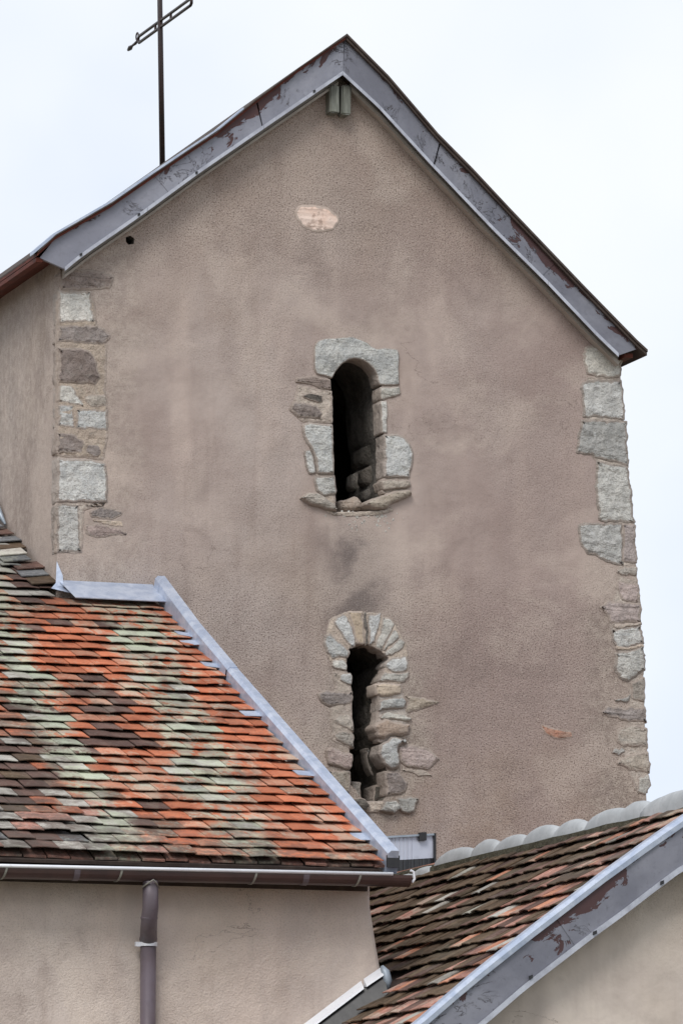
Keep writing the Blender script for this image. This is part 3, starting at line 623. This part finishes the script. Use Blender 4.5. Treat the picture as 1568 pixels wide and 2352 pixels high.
# ridge beam ends
for (xa, ya, xb, yb_) in ((759, 206, 780, 258), (785.5, 206, 806, 262)):
    a = U(xa, yb_, 1, -.10); b = U(xb, ya, 1, -.10); r = random.Random(xa)
    V, Fc = box_geo(a, (b.x-a.x, 0, 0), (0, .2, 0), (0, 0, b.z-a.z+.03))
    bm = bmesh.new(); vv = [bm.verts.new(v) for v in V]; [bm.faces.new([vv[i] for i in f]) for f in Fc]
    bmesh.ops.bevel(bm, geom=bm.edges[:], offset=.008, segments=2, affect='EDGES')
    V = [v.co+Vector((r.uniform(-.002, .002), r.uniform(-.003, .003), r.uniform(-.002, .002))) for v in bm.verts]; bm.verts.index_update(); Fc = [tuple(v.index for v in f.verts) for f in bm.faces]; bm.free()
    mesh('beam_end', V, Fc, M['wood'], tower)

# ------------------------------------------------------------------ iron cross on the far gable
cx = empty('iron_cross', U(372, 400, 0, .01), 'dark wrought iron cross on a slim pole rising behind the tower roof', 'cross')
b0 = U(374, 430, 0, .01); b1 = U(364, -230, 0, .01)
mesh('pole', *tube_geo([b0, b0.lerp(b1, .5), b1], [.022, .021, .018], 12), M['iron'], cx, smooth=True)
pt = b0.lerp(b1, .02)
mesh('pole_rib', *tube_geo([b0+Vector((-.012, -.018, 0)), b1+Vector((-.010, -.015, 0))], .006, 6), M['iron'], cx, smooth=True)
e_far, e_near = U(318, 92, 0, .01), U(440, 3, 0, .01); up = Vector((0, 0, .026))
ctr = (e_far+e_near)/2; 
loop = []
d = (e_near-e_far).normalized(); ln = (e_near-e_far).length
for t in [k/8 for k in range(9)]: loop.append(e_far+d*(.02+(ln-.04)*t)+up)
loop += [e_near+up*.5, e_near-up*.5]
for t in [k/8 for k in range(9)]: loop.append(e_near-d*(.02+(ln-.04)*t)-up)
loop += [e_far-up*.5, e_far+up*.5]
cb = mesh('crossbar', *tube_geo(loop, .012, 8, closed=True), M['iron'], cx, smooth=True)
for t in (.33, .62): 
    c = e_far+d*ln*t; mesh('spacer', *tube_geo([c-up, c+up], .010, 6), M['iron'], cb)
f0 = e_far-d*.06
ringp = [e_far-d*.03+Vector((0, .03*math.cos(a), .035+.03*math.sin(a))) for a in [2*math.pi*k/12 for k in range(12)]]
mesh('finial_ring', *tube_geo(ringp, .006, 6, closed=True), M['iron'], cb, smooth=True)
mesh('finial', *tube_geo([e_far, e_far-d*.08-up*.4, e_far-d*.16-up*.4, e_far-d*.22-up*.6, e_far-d*.27-up*.8], [.008, .012, .009, .020, .012], 8), M['iron'], cb, smooth=True)

# ------------------------------------------------------------------ tiles
def tile_mesh(w, ln, th, seed, mats=True):
    r = random.Random(seed); nx, ny = 4, 2; V = []
    cam_ = r.uniform(-.002, .005); chip = [r.uniform(-.004, .004) for _ in range(nx+1)]
    if r.random() < .3: chip[r.choice((0, nx))] += r.uniform(.006, .016)
    sk = r.uniform(-.003, .003)
    for k in (0, 1):
        for j in range(ny+1):
            for i in range(nx+1):
                u, v = i/nx, j/ny
                x = (u-.5)*w + sk*v; y = v*ln + (chip[i] if j == 0 else 0)
                z = cam_*(1-(2*u-1)**2) + (th if k else 0) + (-.002 if (k and j == 0) else 0)
                V.append((x, y, z))
    m = (nx+1)*(ny+1); Fc = []
    for j in range(ny):
        for i in range(nx):
            a = j*(nx+1)+i; Fc += [(a, a+nx+1, a+nx+2, a+1), (m+a, m+a+1, m+a+nx+2, m+a+nx+1)]
    for i in range(nx): Fc += [(i, i+1, m+i+1, m+i), ]
    for j in range(ny):
        a = j*(nx+1); b_ = a+nx; Fc += [(a, m+a, m+a+nx+1, a+nx+1), (b_, b_+nx+1, m+b_+nx+1, m+b_)]
    return V, Fc
NV = 7
def tile_roof(part, org, xax, yax, zax, cells, w, ln, th, base_mat):
    """cells: (matrix, material key, weight). The 300 heaviest become objects, the rest one mesh"""
    geos = [tile_mesh(w*random.uniform(.965, .985), ln, th, 100+k) for k in range(NV)]
    mes = []
    for V, Fc in geos:
        me = bpy.data.meshes.new('tile'); me.from_pydata(V, [], Fc); me.materials.append(T['orange']); me.update(); mes.append(me)
    cells.sort(key=lambda c: -c[2]); off = root_of(part).location
    for mtx, key, wt in cells[:300]:
        o = bpy.data.objects.new('tile', random.choice(mes)); col.objects.link(o); o.parent = part
        m = mtx.copy(); m.translation -= off; o.matrix_basis = m
        o.material_slots[0].link = 'OBJECT'; o.material_slots[0].material = T[key]
    keys = list(T); V, Fc, fm = [], [], []
    for mtx, key, wt in cells[300:]:
        v, f = random.choice(geos); k = len(V); V += [mtx @ Vector(p) for p in v]; Fc += [tuple(i+k for i in q) for q in f]; fm += [keys.index(key)]*len(f)
    o = mesh('tiles', V, Fc, None, part, mats=[T[k] for k in keys], fm=fm); tag(o, None, None, 'stuff')
def basis(x, y, z, t):
    return Matrix(((x.x, y.x, z.x, t.x), (x.y, y.y, z.y, t.y), (x.z, y.z, z.z, t.z), (0, 0, 0, 1)))

# ------------------------------------------------------------------ LEFT LOW WING
lowing = empty('low_wing', (-3.5, -2.2, 0), 'low rendered wing with orange and lichened tile roof, gutter and downpipe', 'building')
EY, EZ, SL = -4.665, 4.212, math.radians(25.0)
upL = Vector((0, math.cos(SL), math.sin(SL))); nL = Vector((0, -math.sin(SL), math.cos(SL))); xL = Vector((1, 0, 0))
XR_ = -1.34                       # right end of the tiling
WYL = -4.45
c_top, c_bot = U(850, 2058, 1, WYL), U(875, 2235, 1, WYL)
# wall with a worn, slightly bellied corner
cornr = [(850, 2030), (850, 2058), (851, 2085), (857, 2125), (864, 2170), (871, 2210), (876, 2240)]
cp = [U(x, y, 1, WYL) for x, y in cornr]; cp += [Vector((cp[-1].x+.03, WYL, 3.0)), Vector((cp[-1].x+.05, WYL, 0))]
V = []; Fc = []
for p in cp: V += [Vector((-8, WYL, p.z)), Vector((p.x-.02, WYL, p.z)), Vector((p.x, WYL+.015, p.z)), Vector((p.x+.005, WYL+.04, p.z)), Vector((p.x+.005, -.02, p.z))]
for i in range(len(cp)-1):
    for k in range(4): Fc.append((5*i+k, 5*i+k+1, 5*i+k+6, 5*i+k+5))
lwall = mesh('wall', V, Fc, M['lwall'], lowing)
# gable triangle closing the end under the roof, and the other walls
zr = EZ+(1.9-EY)*math.tan(SL)
mesh('end_wall', [(-1.37, WYL, 4.05), (-1.37, -.02, 4.05), (-1.37, -.02, EZ+(-.02-EY)*math.tan(SL)-.05), (-1.37, WYL, EZ+(WYL-EY)*math.tan(SL)-.05)], [(0, 1, 2, 3)], M['lwall'], lowing)
# boarding below the tiles
V, Fc = box_geo(Vector((-8, EY+.02, EZ-.055+.02*math.tan(SL))), (6.63, 0, 0), upL*(4.64/math.cos(SL)), nL*.02)
lroof = mesh('roof', V, Fc, M['soffit'], lowing)
s0 = (0-EY)/math.cos(SL)
mesh('roof_boarding', *box_geo(Vector((-8, -.02, EZ+(-.02-EY)*math.tan(SL)-.055)), (8+XL-.01, 0, 0), upL*2.2, nL*.02), M['soffit'], lroof)
mesh('back_roof', *box_geo(Vector((-8, 1.97, EZ+(1.97-EY)*math.tan(SL)-.04)), (8+XL-.01, 0, 0), Vector((0, 3.5, -1.7)), nL*.02), T['mix'], lroof)
mesh('fascia', *box_geo(Vector((-8, WYL-.02, EZ-.14)), (6.62, 0, 0), (0, .018, 0), (0, 0, .16)), M['soffit'], lowing)
mesh('rafter_soffit', *box_geo(Vector((-8, EY+.03, EZ-.10)), (6.62, 0, 0), (0, .22, 0), (0, 0, .012)), M['soffit'], lowing)
def Lcolour(x, y, rnd):
    zx, zy = x/.6, (y-1274)/.6; n = noise.noise(Vector((zx/120, zy/90, 1.7)))*70; q = rnd.random()
    b1 = abs(zx+n-(20+(zy-300)*.53)); b2 = abs(zx+n*.8-(560+(zy-330)*.47))
    if zy < 60 and zx < 170: return 'grey' if q < .75 else 'slate'
    if zy > 1010 and zx < 480+n*2: return 'grey' if q < .62 else ('slate' if q < .72 else ('brown' if q < .88 else 'pink'))
    if zy > 720 and zx < 190+n*1.2: return 'brown' if q < .66 else ('moss' if q < .8 else 'grey')
    if 270 < zy < 880 and b1 < 95: return 'green' if q < .34 else ('grey' if q < .46 else ('brown' if q < .56 else ('mix' if q < .74 else 'orange')))
    if zy < 260 and zx < 180+n: return 'mix' if q < .3 else ('grey' if q < .55 else ('brown' if q < .75 else 'salmon'))
    if zy > 860 and zx < 620+n and q < .55: return 'pink' if q < .22 else ('mix' if q < .38 else 'grey')
    if zy > 260 and b2 < 118*(1 if zy > 450 else .75):
        if zy > 800 and q < .30: return 'grey'
        return 'green' if q < .20 else ('grey' if q < .36 else ('mix' if q < .62 else ('salmon' if q < .8 else 'orange')))
    if 330 < zx+n < 470 and 480 < zy < 780 and q < .45: return 'brown'
    return 'orange' if q < .74 else ('salmon' if q < .88 else ('mix' if q < .94 else 'brown'))
cells = []; e = .1605; w = .163; rnd = random.Random(11); rows = int(((2.0-EY)/math.cos(SL))/e)
for r in range(rows+1):
    s = r*e; Y = EY+s*math.cos(SL); off = (w/2 if r % 2 else 0)+rnd.uniform(-.02, .02)
    x = XR_ - w/2 - (0 if r % 2 else w*.5)*1.0 + 0
    right = XR_ if Y < -.16 else (-1.95 if Y < .02 else XL-.03)
    if -.16 <= Y <= -.02: right = -1.98
    x = right - w/2 - rnd.uniform(0, .015) + ((w*.45 if Y < -.16 else -w*.4) if r % 2 else 0)
    while x > -4.9:
        bad = (x < -2.55-.6*s and s < .95)
        sag = -.020*math.sin(min(1, s/5)*math.pi)*(.5+.5*math.sin(x*1.3)) + .011*noise.noise(Vector((x*1.7, s*1.1, 0))) + .005*noise.noise(Vector((x*5, r*3.3, 4)))
        tl_ = rnd.gauss(0, .006)+(rnd.gauss(0, .02) if bad else 0)
        P = Vector((x+rnd.gauss(0, .003), EY, EZ)) + upL*(s+rnd.gauss(0, .0035)+.006*noise.noise(Vector((x*3, r*7.7, 2)))) + nL*(.026+sag+(rnd.uniform(0, .016) if bad else 0))
        m = basis(xL, upL, nL, P) @ Matrix.Rotation(-math.atan2(.0235, e)+rnd.gauss(0, .010), 4, 'X') @ Matrix.Rotation(rnd.gauss(0, .008), 4, 'Y') @ Matrix.Rotation(tl_, 4, 'Z')
        px, py = PX(P)
        wt = 1000+py if px > 2 else 0
        cells.append((m, Lcolour(px, py, rnd), wt))
        x -= w
cells_L = cells
tile_roof(lroof, None, xL, upL, nL, cells, w, .255, .007, 'orange')
# under-eave course of broken tile ends
gs = []
for k in range(26):
    x = -4.9+k*.14; gs.append(box_geo(Vector((x, EY+.02+rnd.uniform(-.012, .012), EZ-.016+rnd.uniform(-.004, .004))), (.13, rnd.uniform(-.008, .008), rnd.uniform(-.005, .005)), upL*.2, nL*.012))
V, Fc = join(*gs); tag(mesh('under_eave_tiles', V, Fc, T['pink'], lroof), None, None, 'stuff')
# zinc verge capping, two lengths
vt0, vb0 = Vector((-1.30, .0, EZ+(0-EY)*math.tan(SL)))+nL*.02, Vector((-1.30, EY-.01, EZ-.01*math.tan(SL)))+nL*.02
prof = [(-.036, -.07), (-.036, .052), (-.018, .072), (.030, .072), (.036, -.07)]
for a, b, gz in ((0, .345, .004), (.34, 1, 0)):
    mesh('verge_capping', *sweep_geo([vt0.lerp(vb0, a)+nL*(gz+(.055 if a == 0 else 0)), vt0.lerp(vb0, (a+b)/2)+nL*(gz+(.012 if a == 0 else 0)), vt0.lerp(vb0, b)+nL*gz], prof, (1, 0, 0), nL), M['zinc'], lroof)
mesh('capping_end', *box_geo(vb0+Vector((-.04, -.012, -.03)), (.08, 0, 0), (0, .01, 0), (0, 0, .07)), M['black'], lroof)
# soakers between tile ends and capping
for r in range(1, 30):
    if rnd.random() < .62: continue
    s = r*e; P = Vector((-1.336, EY, EZ))+upL*(s-.006)+nL*.036
    wd_ = rnd.uniform(.06, .125)
    V, Fc = box_geo(P, Vector((-wd_, 0, 0))+upL*rnd.uniform(.0, .09)-nL*.010, upL*rnd.uniform(.12, .16)-nL*.012, nL*.003)
    mesh('soaker', V, Fc, M['zinc'], lroof)
# apron flashing against the tower, with a turned-up left end
za = EZ+(0-EY)*math.tan(SL)
ap = [Vector((x, 0, 0)) for x in (-2.0, -1.345)]
def apr(x0, x1, d0, d1): 
    a0 = Vector((x0, -.004, za+.085)); a1 = Vector((x1, -.004, za+.085)); b0_ = Vector((x0, -.02, za+.010)); b1_ = Vector((x1, -.02, za+.005))
    c0 = Vector((x0+.03, EY, EZ))+upL*(s0-d0)+nL*.066; c1 = Vector((x1, EY, EZ))+upL*(s0-d1)+nL*.066
    return [a0, a1, b1_+nL*.06, b0_+nL*.06, c1, c0, c1-nL*.006, c0-nL*.006]
mesh('apron_flashing', apr(-1.99, -1.335, .30, .30), [(0, 1, 2, 3), (3, 2, 4, 5), (5, 4, 6, 7)], M['zinc'], lroof)
q0 = Vector((-2.0, EY, EZ))+upL*(s0+.04)+nL*.05
mesh('flashing_turnup', [q0+Vector((-.012, -.03, 0)), q0+Vector((.035, -.055, -.03)), q0+Vector((.03, -.05, .05)), q0+Vector((-.004, -.02, .15)), q0+Vector((-.07, -.12, -.05)), q0+Vector((.06, -.2, -.09))], [(0, 1, 2, 3), (4, 5, 1, 0)], M['zinc'], lroof)
# dark slates along the tower's side wall
for k in range(9):
    s = s0+.02+k*e; P = Vector((XL-.20, EY, EZ))+upL*s+nL*(.040)
    mesh('slate', *box_geo(P+Vector((rnd.uniform(-.05, .03), 0, 0))+upL*rnd.uniform(-.02, .02), (.185, rnd.uniform(-.015, .015), .02), upL*rnd.uniform(.17, .22)-nL*rnd.uniform(.016, .03), nL*.008), T[('moss', 'slate', 'brown', 'slate', 'grey')[k % 5]], lroof)
hp = Vector((XL-.02, EY, EZ))+upL*(s0+1.62)+nL*.07
mesh('flashing_roll', *tube_geo([hp+Vector((0, -.2, -.11)), hp+Vector((-.02, -.05, .02)), hp+Vector((-.10, .10, .10)), hp+Vector((-.3, .22, .12))], [.008, .03, .05, .05], 8), M['zinc2'], lroof, smooth=True)

# gutter
g0, g1 = U(0, 1992, 1, EY-.07), U(938, 2012, 1, EY-.07)
gd = (g1-g0)/(g1.x-g0.x); g0 = g0-gd*1.6; R = .062
V, Fc = [], []; nseg = 12
for p in (g0, g1):
    for k in range(nseg+1):
        a = math.pi*k/nseg; V.append(p+Vector((0, -R*math.cos(a), -R*math.sin(a)*1.05)))
    for k in range(nseg+1):
        a = math.pi*k/nseg; V.append(p+Vector((0, -(R-.004)*math.cos(a), -(R-.004)*math.sin(a)*1.05)))
m = 2*(nseg+1)
for k in range(nseg): Fc += [(k, k+1, m+k+1, m+k), (nseg+1+k, m+nseg+1+k, m+nseg+2+k, nseg+2+k)]
Fc += [tuple(m+k for k in range(nseg+1))]
gut = mesh('gutter', V, Fc, M['gutter'], lowing, smooth=False)
mesh('gutter_bead', *tube_geo([g0+Vector((0, -R-.002, .003)), g1+Vector((-.12, -R-.002, .003))], .0105, 8), M['whitemetal'], gut, smooth=True)
mesh('gutter_hook', *tube_geo([g1+Vector((.0, -.03, .03)), g1+Vector((.02, -.03, .02)), g1+Vector((.025, -.03, -.02)), g1+Vector((.01, -.03, -.04))], .008, 6), M['whitemetal'], gut)
for xpx in (8, 272, 580, 818):
    c = U(xpx, 2012, 1, EY-.07); zc = g0.z+(c.x-g0.x)*gd.z; V, Fc = [], []
    for k in range(9):
        a = math.pi*(-.02+.62*k/8); p = Vector((c.x-.012*k/8*2, EY-.07-(R+.004)*math.cos(a), zc-(R+.004)*math.sin(a)*1.05)); V += [p, p+Vector((.012, 0, 0))]
    for k in range(8): Fc.append((2*k, 2*k+1, 2*k+3, 2*k+2))
    o = mesh('gutter_strap', V, Fc, M['strap'], gut); md = o.modifiers.new('t', 'SOLIDIFY'); md.thickness = .003
for xpx in (165, 690):
    c = U(xpx, 2012, 1, EY-.07); zc = g0.z+(c.x-g0.x)*gd.z; V, Fc = [], []
    for dx_ in (0, .035):
        for k in range(nseg+1):
            a = math.pi*k/nseg; V.append(Vector((c.x+dx_, EY-.07-(R+.003)*math.cos(a), zc-(R+.003)*math.sin(a)*1.05)))
    for k in range(nseg): Fc.append((k, k+1, nseg+2+k, nseg+1+k))
    mesh('gutter_joint', V, Fc, M['pipe'], gut)
# downpipe
dp0 = U(346, 2020, 1, EY-.07); dp1 = U(346, 2085, 1, EY-.02); dp2 = U(343, 2110, 1, EY+.01); dp3 = U(341, 2160, 1, WYL-.06); dp4 = Vector((dp3.x, WYL-.06, 0))
pipe = mesh('downpipe', *tube_geo([dp0+Vector((0, 0, 0)), dp1, dp2, dp3], [.044, .046, .047, .050], 16), M['pipe'], lowing, smooth=True)
mesh('pipe_length', *tube_geo([dp3+Vector((0, 0, .0)), dp4], .0455, 16), M['pipe'], pipe, smooth=True)
mesh('pipe_joint', *tube_geo([dp2+Vector((0, 0, .01)), dp2-Vector((0, 0, .002))], .0495, 16), M['pipe'], pipe)
mesh('pipe_joint', *tube_geo([dp3+Vector((0, 0, .016)), dp3], .0525, 16), M['pipe'], pipe)
ck = dp3+Vector((0, 0, -.022))
mesh('pipe_clamp', *tube_geo([ck+Vector((0, 0, .011)), ck-Vector((0, 0, .012))], .053, 16), M['whitemetal'], pipe)
mesh('clamp_lug', *box_geo(ck+Vector((-.078, -.012, -.014)), (.03, 0, 0), (0, .024, 0), (0, 0, .026)), M['whitemetal'], pipe)
oc = dp0+Vector((0, 0, -.02)); mesh('outlet_collar', *tube_geo([oc+Vector((-.052, 0, -.028)), oc+Vector((-.02, -.045, 0)), oc+Vector((0, -.058, .014)), oc+Vector((.02, -.045, 0)), oc+Vector((.052, 0, -.028))], .005, 6), M['strap'], pipe, smooth=True)

# ------------------------------------------------------------------ RIGHT GABLED WING
rwing = empty('gabled_wing', (.0, -3.2, 0), 'gabled wing with mossy pink tile roof, cement ridge and grey verge board', 'building')
RX, RZ, TS, YG = .05, 4.50, .7436, -6.33
SR = math.atan(TS); upR = Vector((math.cos(SR), 0, math.sin(SR))); nR = Vector((-math.sin(SR), 0, math.cos(SR))); xR = Vector((0, -1, 0))
def roofz(x): return RZ-TS*abs(RX-x)
# gable wall
WYR = YG+.16
mesh('wall', [(-2.75, WYR, 0), (2.85, WYR, 0), (2.85, WYR, roofz(2.85)-.06), (RX, WYR, RZ-.06), (-2.75, WYR, roofz(-2.75)-.06)], [(0, 1, 2, 3, 4)], M['rwall'], rwing)
mesh('side_wall', [(-2.75, WYR, 0), (-2.75, WYL, 0), (-2.75, WYL, roofz(-2.75)-.05), (-2.75, WYR, roofz(-2.75)-.05)], [(0, 1, 2, 3)], M['rwall'], rwing)
mesh('side_wall', [(2.85, WYR, 0), (2.85, 0, 0), (2.85, 0, roofz(2.85)-.05), (2.85, WYR, roofz(2.85)-.05)], [(0, 1, 2, 3)], M['rwall'], rwing)
LEN = 2.05/math.cos(SR)
rroof = mesh('roof', *box_geo(Vector((RX, YG+.02, RZ))-nR*.055-upR*4.1, (0, -YG-.04, 0), upR*4.1, nR*.02), M['soffit'], rwing)
up2 = Vector((-math.cos(SR), 0, math.sin(SR))); n2 = Vector((math.sin(SR), 0, math.cos(SR)))
mesh('back_slope', *box_geo(Vector((RX, YG+.02, RZ))-n2*.03-up2*3.8, (0, -YG-.04, 0), up2*3.8, n2*.04), T['pink'], rroof)
def Rcolour(x, y, rnd):
    zx, zy = (x-686)/.5625, (y-1764)/.5625; n = noise.noise(Vector((zx/130, zy/60, 5)))*160; q = rnd.random()
    d = (zx-620)*.62+(zy-520)*.75+n      # towards the verge: pink and clean, towards the tower: mossy
    if d < 190: return 'moss' if q < .74 else ('brown' if q < .88 else ('pink' if q < .94 else ('grey' if q < .95 else 'salmon')))
    if d < 300: return 'moss' if q < .32 else ('brown' if q < .46 else ('pink' if q < .75 else ('grey' if q < .85 else 'salmon')))
    return 'pink' if q < .55 else ('salmon' if q < .78 else ('mix' if q < .88 else ('grey' if q < .95 else 'brown')))
cells = []; eR = .143; wR = .165; rows = 24
for r in range(rows):
    s = -(rows-r)*eR - .035; y = YG+.05+wR/2+(wR/2 if r % 2 else 0)+rnd.uniform(-.015, .015)
    while y < -.05:
        P0 = Vector((RX, y, RZ))+upR*s
        inside = P0.x < -1.16 and y > WYL-.12
        if not inside:
            sag = .012*noise.noise(Vector((y*1.5, s*1.5, 9)))+.006*noise.noise(Vector((y*6, r*3.1, 1)))-.02*math.sin(y/YG*math.pi)
            P = P0+upR*(rnd.gauss(0, .005)+.007*noise.noise(Vector((y*3, r*5.5, 6))))+nR*(.022+sag)
            m = basis(xR, upR, nR, P) @ Matrix.Rotation(-math.atan2(.027, eR)+rnd.gauss(0, .022), 4, 'X') @ Matrix.Rotation(rnd.gauss(0, .022), 4, 'Y') @ Matrix.Rotation(rnd.gauss(0, .02), 4, 'Z')
            px, py = PX(P); vis = (py < 2362 and px < 1578 and px > 700)
            hid = px < 870 and py < 2240 and y > WYL
            cells.append((m, Rcolour(px, py, rnd), (100-(P-CAM).length) if vis and not hid else 0))
        y += wR
tile_roof(rroof, None, xR, upR, nR, cells, wR, .24, .008, 'pink')
# mossy bedding under the ridge
V, Fc = sweep_geo([Vector((RX, YG+.05+k*.3, RZ+.012*noise.noise(Vector((k*.7, 0, 0))))) for k in range(21)], [(-.085, -.075), (-.065, -.03), (0, .0), (.065, -.03), (.085, -.075)], (1, 0, 0), (0, 0, 1))
mesh('ridge_bedding', V, Fc, M['moss'], rroof)
# rounded cement ridge tiles
def ridge_tile(y0, y1, h, w_, hump, dz=0, name='ridge_tile', mat='cement'):
    V, Fc = [], []; nt_, na = 12, 12
    for i in range(nt_+1):
        t = i/nt_; k = (1-hump)+hump*math.sqrt(max(0, 1-(1.0*(2*t-1))**2))
        y = y0+(y1-y0)*t
        for j in range(na+1):
            a = math.pi*j/na
            V.append(Vector((RX-w_*math.cos(a)*(.75+.25*k), y, RZ-.085+dz+h*k*math.sin(a)**.55+.004*noise.noise(Vector((y*9, a*2, 3))))))
    for i in range(nt_):
        for j in range(na): Fc.append((i*(na+1)+j, (i+1)*(na+1)+j, (i+1)*(na+1)+j+1, i*(na+1)+j+1))
    Fc += [tuple(range(na+1)), tuple(nt_*(na+1)+j for j in range(na+1))]
    return mesh(name, V, Fc, M[mat], rroof, smooth=True)
def YR(px, py): return U(px, py, 0, RX).y
hum = [(1005, 1100), (1092, 1152), (1142, 1222), (1210, 1292), (1278, 1356)]
for i_, (a, b) in enumerate(hum): ridge_tile(YR(b, 1930), YR(a, 1960), (.150, .158, .146, .160, .152)[i_], .055, (.60, .5, .62, .55, .6)[i_])
ridge_tile(-1.5, YR(1012, 1975), .075, .10, .5); ridge_tile(-.9, -1.55, .055, .10, .4); ridge_tile(-.05, -.95, .05, .10, .4)
ridge_tile(YR(1455, 1880), YR(1354, 1900), .160, .06, .5, .0); ridge_tile(YR(1502, 1860), YR(1432, 1880), .166, .062, .5, .0)
last = ridge_tile(YG-.02, YR(1490, 1860), .168, .07, .3, .0)
# verge board of the gable with its zinc cap and lip
ct = [(976, 2349), (1080, 2259), (1192, 2169), (1305, 2082), (1389, 2017), (1490, 1944), (1568, 1890)]
lp_ = [(1113, 2352), (1203, 2274), (1361, 2152), (1423, 2107), (1518, 2034), (1568, 1997)]
def ext(P, k):                       # carry both ends on beyond what is seen
    (x0, y0), (x1, y1) = P[0], P[1]; (xa, ya), (xb, yb) = P[-2], P[-1]
    return [(x0-(x1-x0)*k, y0-(y1-y0)*k)]+P+[(xb+(xb-xa)*k*1.2, yb+(yb-ya)*k*1.2)]
apx = PX((RX, YG, RZ+.02)); apb = PX((RX, YG, RZ-.30))
ct2 = [(ct[0][0]-330, ct[0][1]+262)]+ct+[(apx[0], apx[1]+14)]
lp2 = [(lp_[0][0]-330, lp_[0][1]+262)]+lp_+[(apb[0], apb[1])]
vb = board('verge_board', ct2, lp2, [0, .635, 1], YG, 'board2', .04, rwing, n=10)
pts = [U(*lerp_poly(ct2, k/24), 1, YG-.02)+Vector((0, 0, .002*noise.noise(Vector((k*.8, 0, 0))))) for k in range(25)]
mesh('verge_cap', *sweep_geo(pts, [(0, -.022), (-.004, .012), (.03, .035), (.10, .035), (.10, -.0)], (0, 1, 0), (0, 0, 1)), M['zinc'], vb[0])
for s_, (a, b) in enumerate(((0, .30), (.298, .52), (.518, .70), (.698, 1))):
    pts = [U(*lerp_poly(lp2, a+(b-a)*k/6), 1, YG-.014-.003*(s_ % 2)) for k in range(7)]
    mesh('drip_lip', *sweep_geo(pts, [(0, -.006), (0, .030), (.01, .030), (.012, -.004), (.10, -.004), (.10, -.010)], (0, 1, 0), (0, 0, 1)), M['lip'], vb[0])
for x, y in [(1219, 2245), (1520, 2028), (1366, 2143)]:
    c = U(x, y, 1, YG-.025); mesh('clip', *box_geo(c-Vector((.010, 0, .012)), (.02, 0, .008), (0, .012, 0), (0, 0, .02)), M['black'], vb[0])
# verge board of the far slope, mostly out of view
a0 = Vector((RX+.02, YG, RZ)); mesh('verge_board', *box_geo(a0+Vector((0, 0, -.28)), Vector((2.9, 0, -2.9*TS)), (0, .04, 0), (0, 0, .28)), M['board2'], rwing)
# white flashing where the roof meets the low wing's wall, and a dark lead roll at its head
f0_, f1_, f2_ = U(880, 2236, 1, WYL-.02), U(834, 2267, 1, WYL-.02), U(640, 2414, 1, WYL-.02)
for a, b in ((f0_, f1_.lerp(f0_, .05)), (f1_.lerp(f2_, .02), f2_)):
    mesh('flashing_strip', *sweep_geo([a, b], [(-.040, -.006), (-.036, .006), (.012, .044), (.016, 0)], (0, 1, 0), (0, 0, 1)), M['whitemetal'], rroof)
mesh('dark_gap_strip', [f0_+Vector((0, -.015, 0)), f2_+Vector((0, -.015, 0)), f2_+Vector((.0, -.08, -.12)), f0_+Vector((.0, -.08, -.12))], [(0, 1, 2, 3)], M['black'], rroof)  # black strip drawn for the dark gap below the flashing
lr = U(890, 2252, 1, WYL-.05); mesh('lead_roll', *tube_geo([lr+Vector((.0, 0, -.05)), lr+Vector((0, 0, 0)), lr+Vector((-.012, .01, .05)), lr+Vector((-.03, .02, .085))], [.014, .026, .026, .010], 10), M['zinc2'], rroof, smooth=True)

# ------------------------------------------------------------------ floodlight behind the low wing
YFl = -.8
fa, fb = U(876, 1921, 1, YFl), U(999, 1914, 1, YFl); fc = U(997, 2002, 1, YFl)
wv = fb-fa; hv = Vector((0, 0, fc.z-fb.z)); base = fa+hv
lampo = empty('floodlight', fa+wv*.5+hv, 'black framed floodlight with ribbed lens, its reflection painted pale above and dark below, behind the low wing roof', 'floodlight')
bd = Vector((0, .14, 0)); wn = wv.normalized()
house = mesh('housing', *box_geo(base+Vector((0, .02, 0)), wv, bd, -hv), M['black'], lampo)
for a, b, c_ in ((base, wn*.014, -hv), (base+wv-wn*.014, wn*.014, -hv)):
    mesh('frame_bar', *box_geo(a+Vector((0, -.018, 0)), b, (0, .036, 0), c_), M['black'], house)
mesh('frame_bar', *box_geo(base+wn*.0145-hv-Vector((0, .018, .014)), wv-wn*.029, (0, .036, 0), (0, 0, .013)), M['zinc2'], house)
mesh('frame_bar', *box_geo(base+wn*.0145-Vector((0, .018, 0)), wv-wn*.029, (0, .036, 0), (0, 0, .012)), M['black'], house)
V, Fc = [], []; nx = 96; x0 = base+wn*.0145; ww = wv.length-.029; hz = -hv.z
for k in range(nx+1):
    u = k/nx; rib = .004*max(0, math.sin(u*math.pi*26)) if u < .62 else 0.0
    p = x0+wn*ww*u+Vector((0, .004-rib, 0)); V += [p+Vector((0, 0, hz*.36)), p+Vector((0, .0, hz-.0145))]
for k in range(nx): Fc.append((2*k, 2*k+2, 2*k+3, 2*k+1))
mesh('ribbed_lens', V, Fc, M['pale_reflection'], lampo)
V, Fc = [], []
for k in range(nx+1):
    u = k/nx; rib = .003*max(0, math.sin(u*math.pi*26)); p = x0+wn*ww*u+Vector((0, .004-rib, 0)); V += [p+Vector((0, 0, .0125)), p+Vector((0, 0, hz*.36-.001))]
for k in range(nx): Fc.append((2*k, 2*k+2, 2*k+3, 2*k+1))
mesh('lower_lens_reflection', V, Fc, M['dark_reflection'], lampo)
mesh('clip', *box_geo(fa+wv*.68+Vector((0, -.026, -.045)), wn*.05, (0, .03, 0), (0, 0, .055)), M['black'], lampo)
mesh('bracket', *box_geo(base+wv*.4+Vector((0, .06, -.22)), wn*.06, (0, .03, 0), (0, 0, .22)), M['black'], lampo)
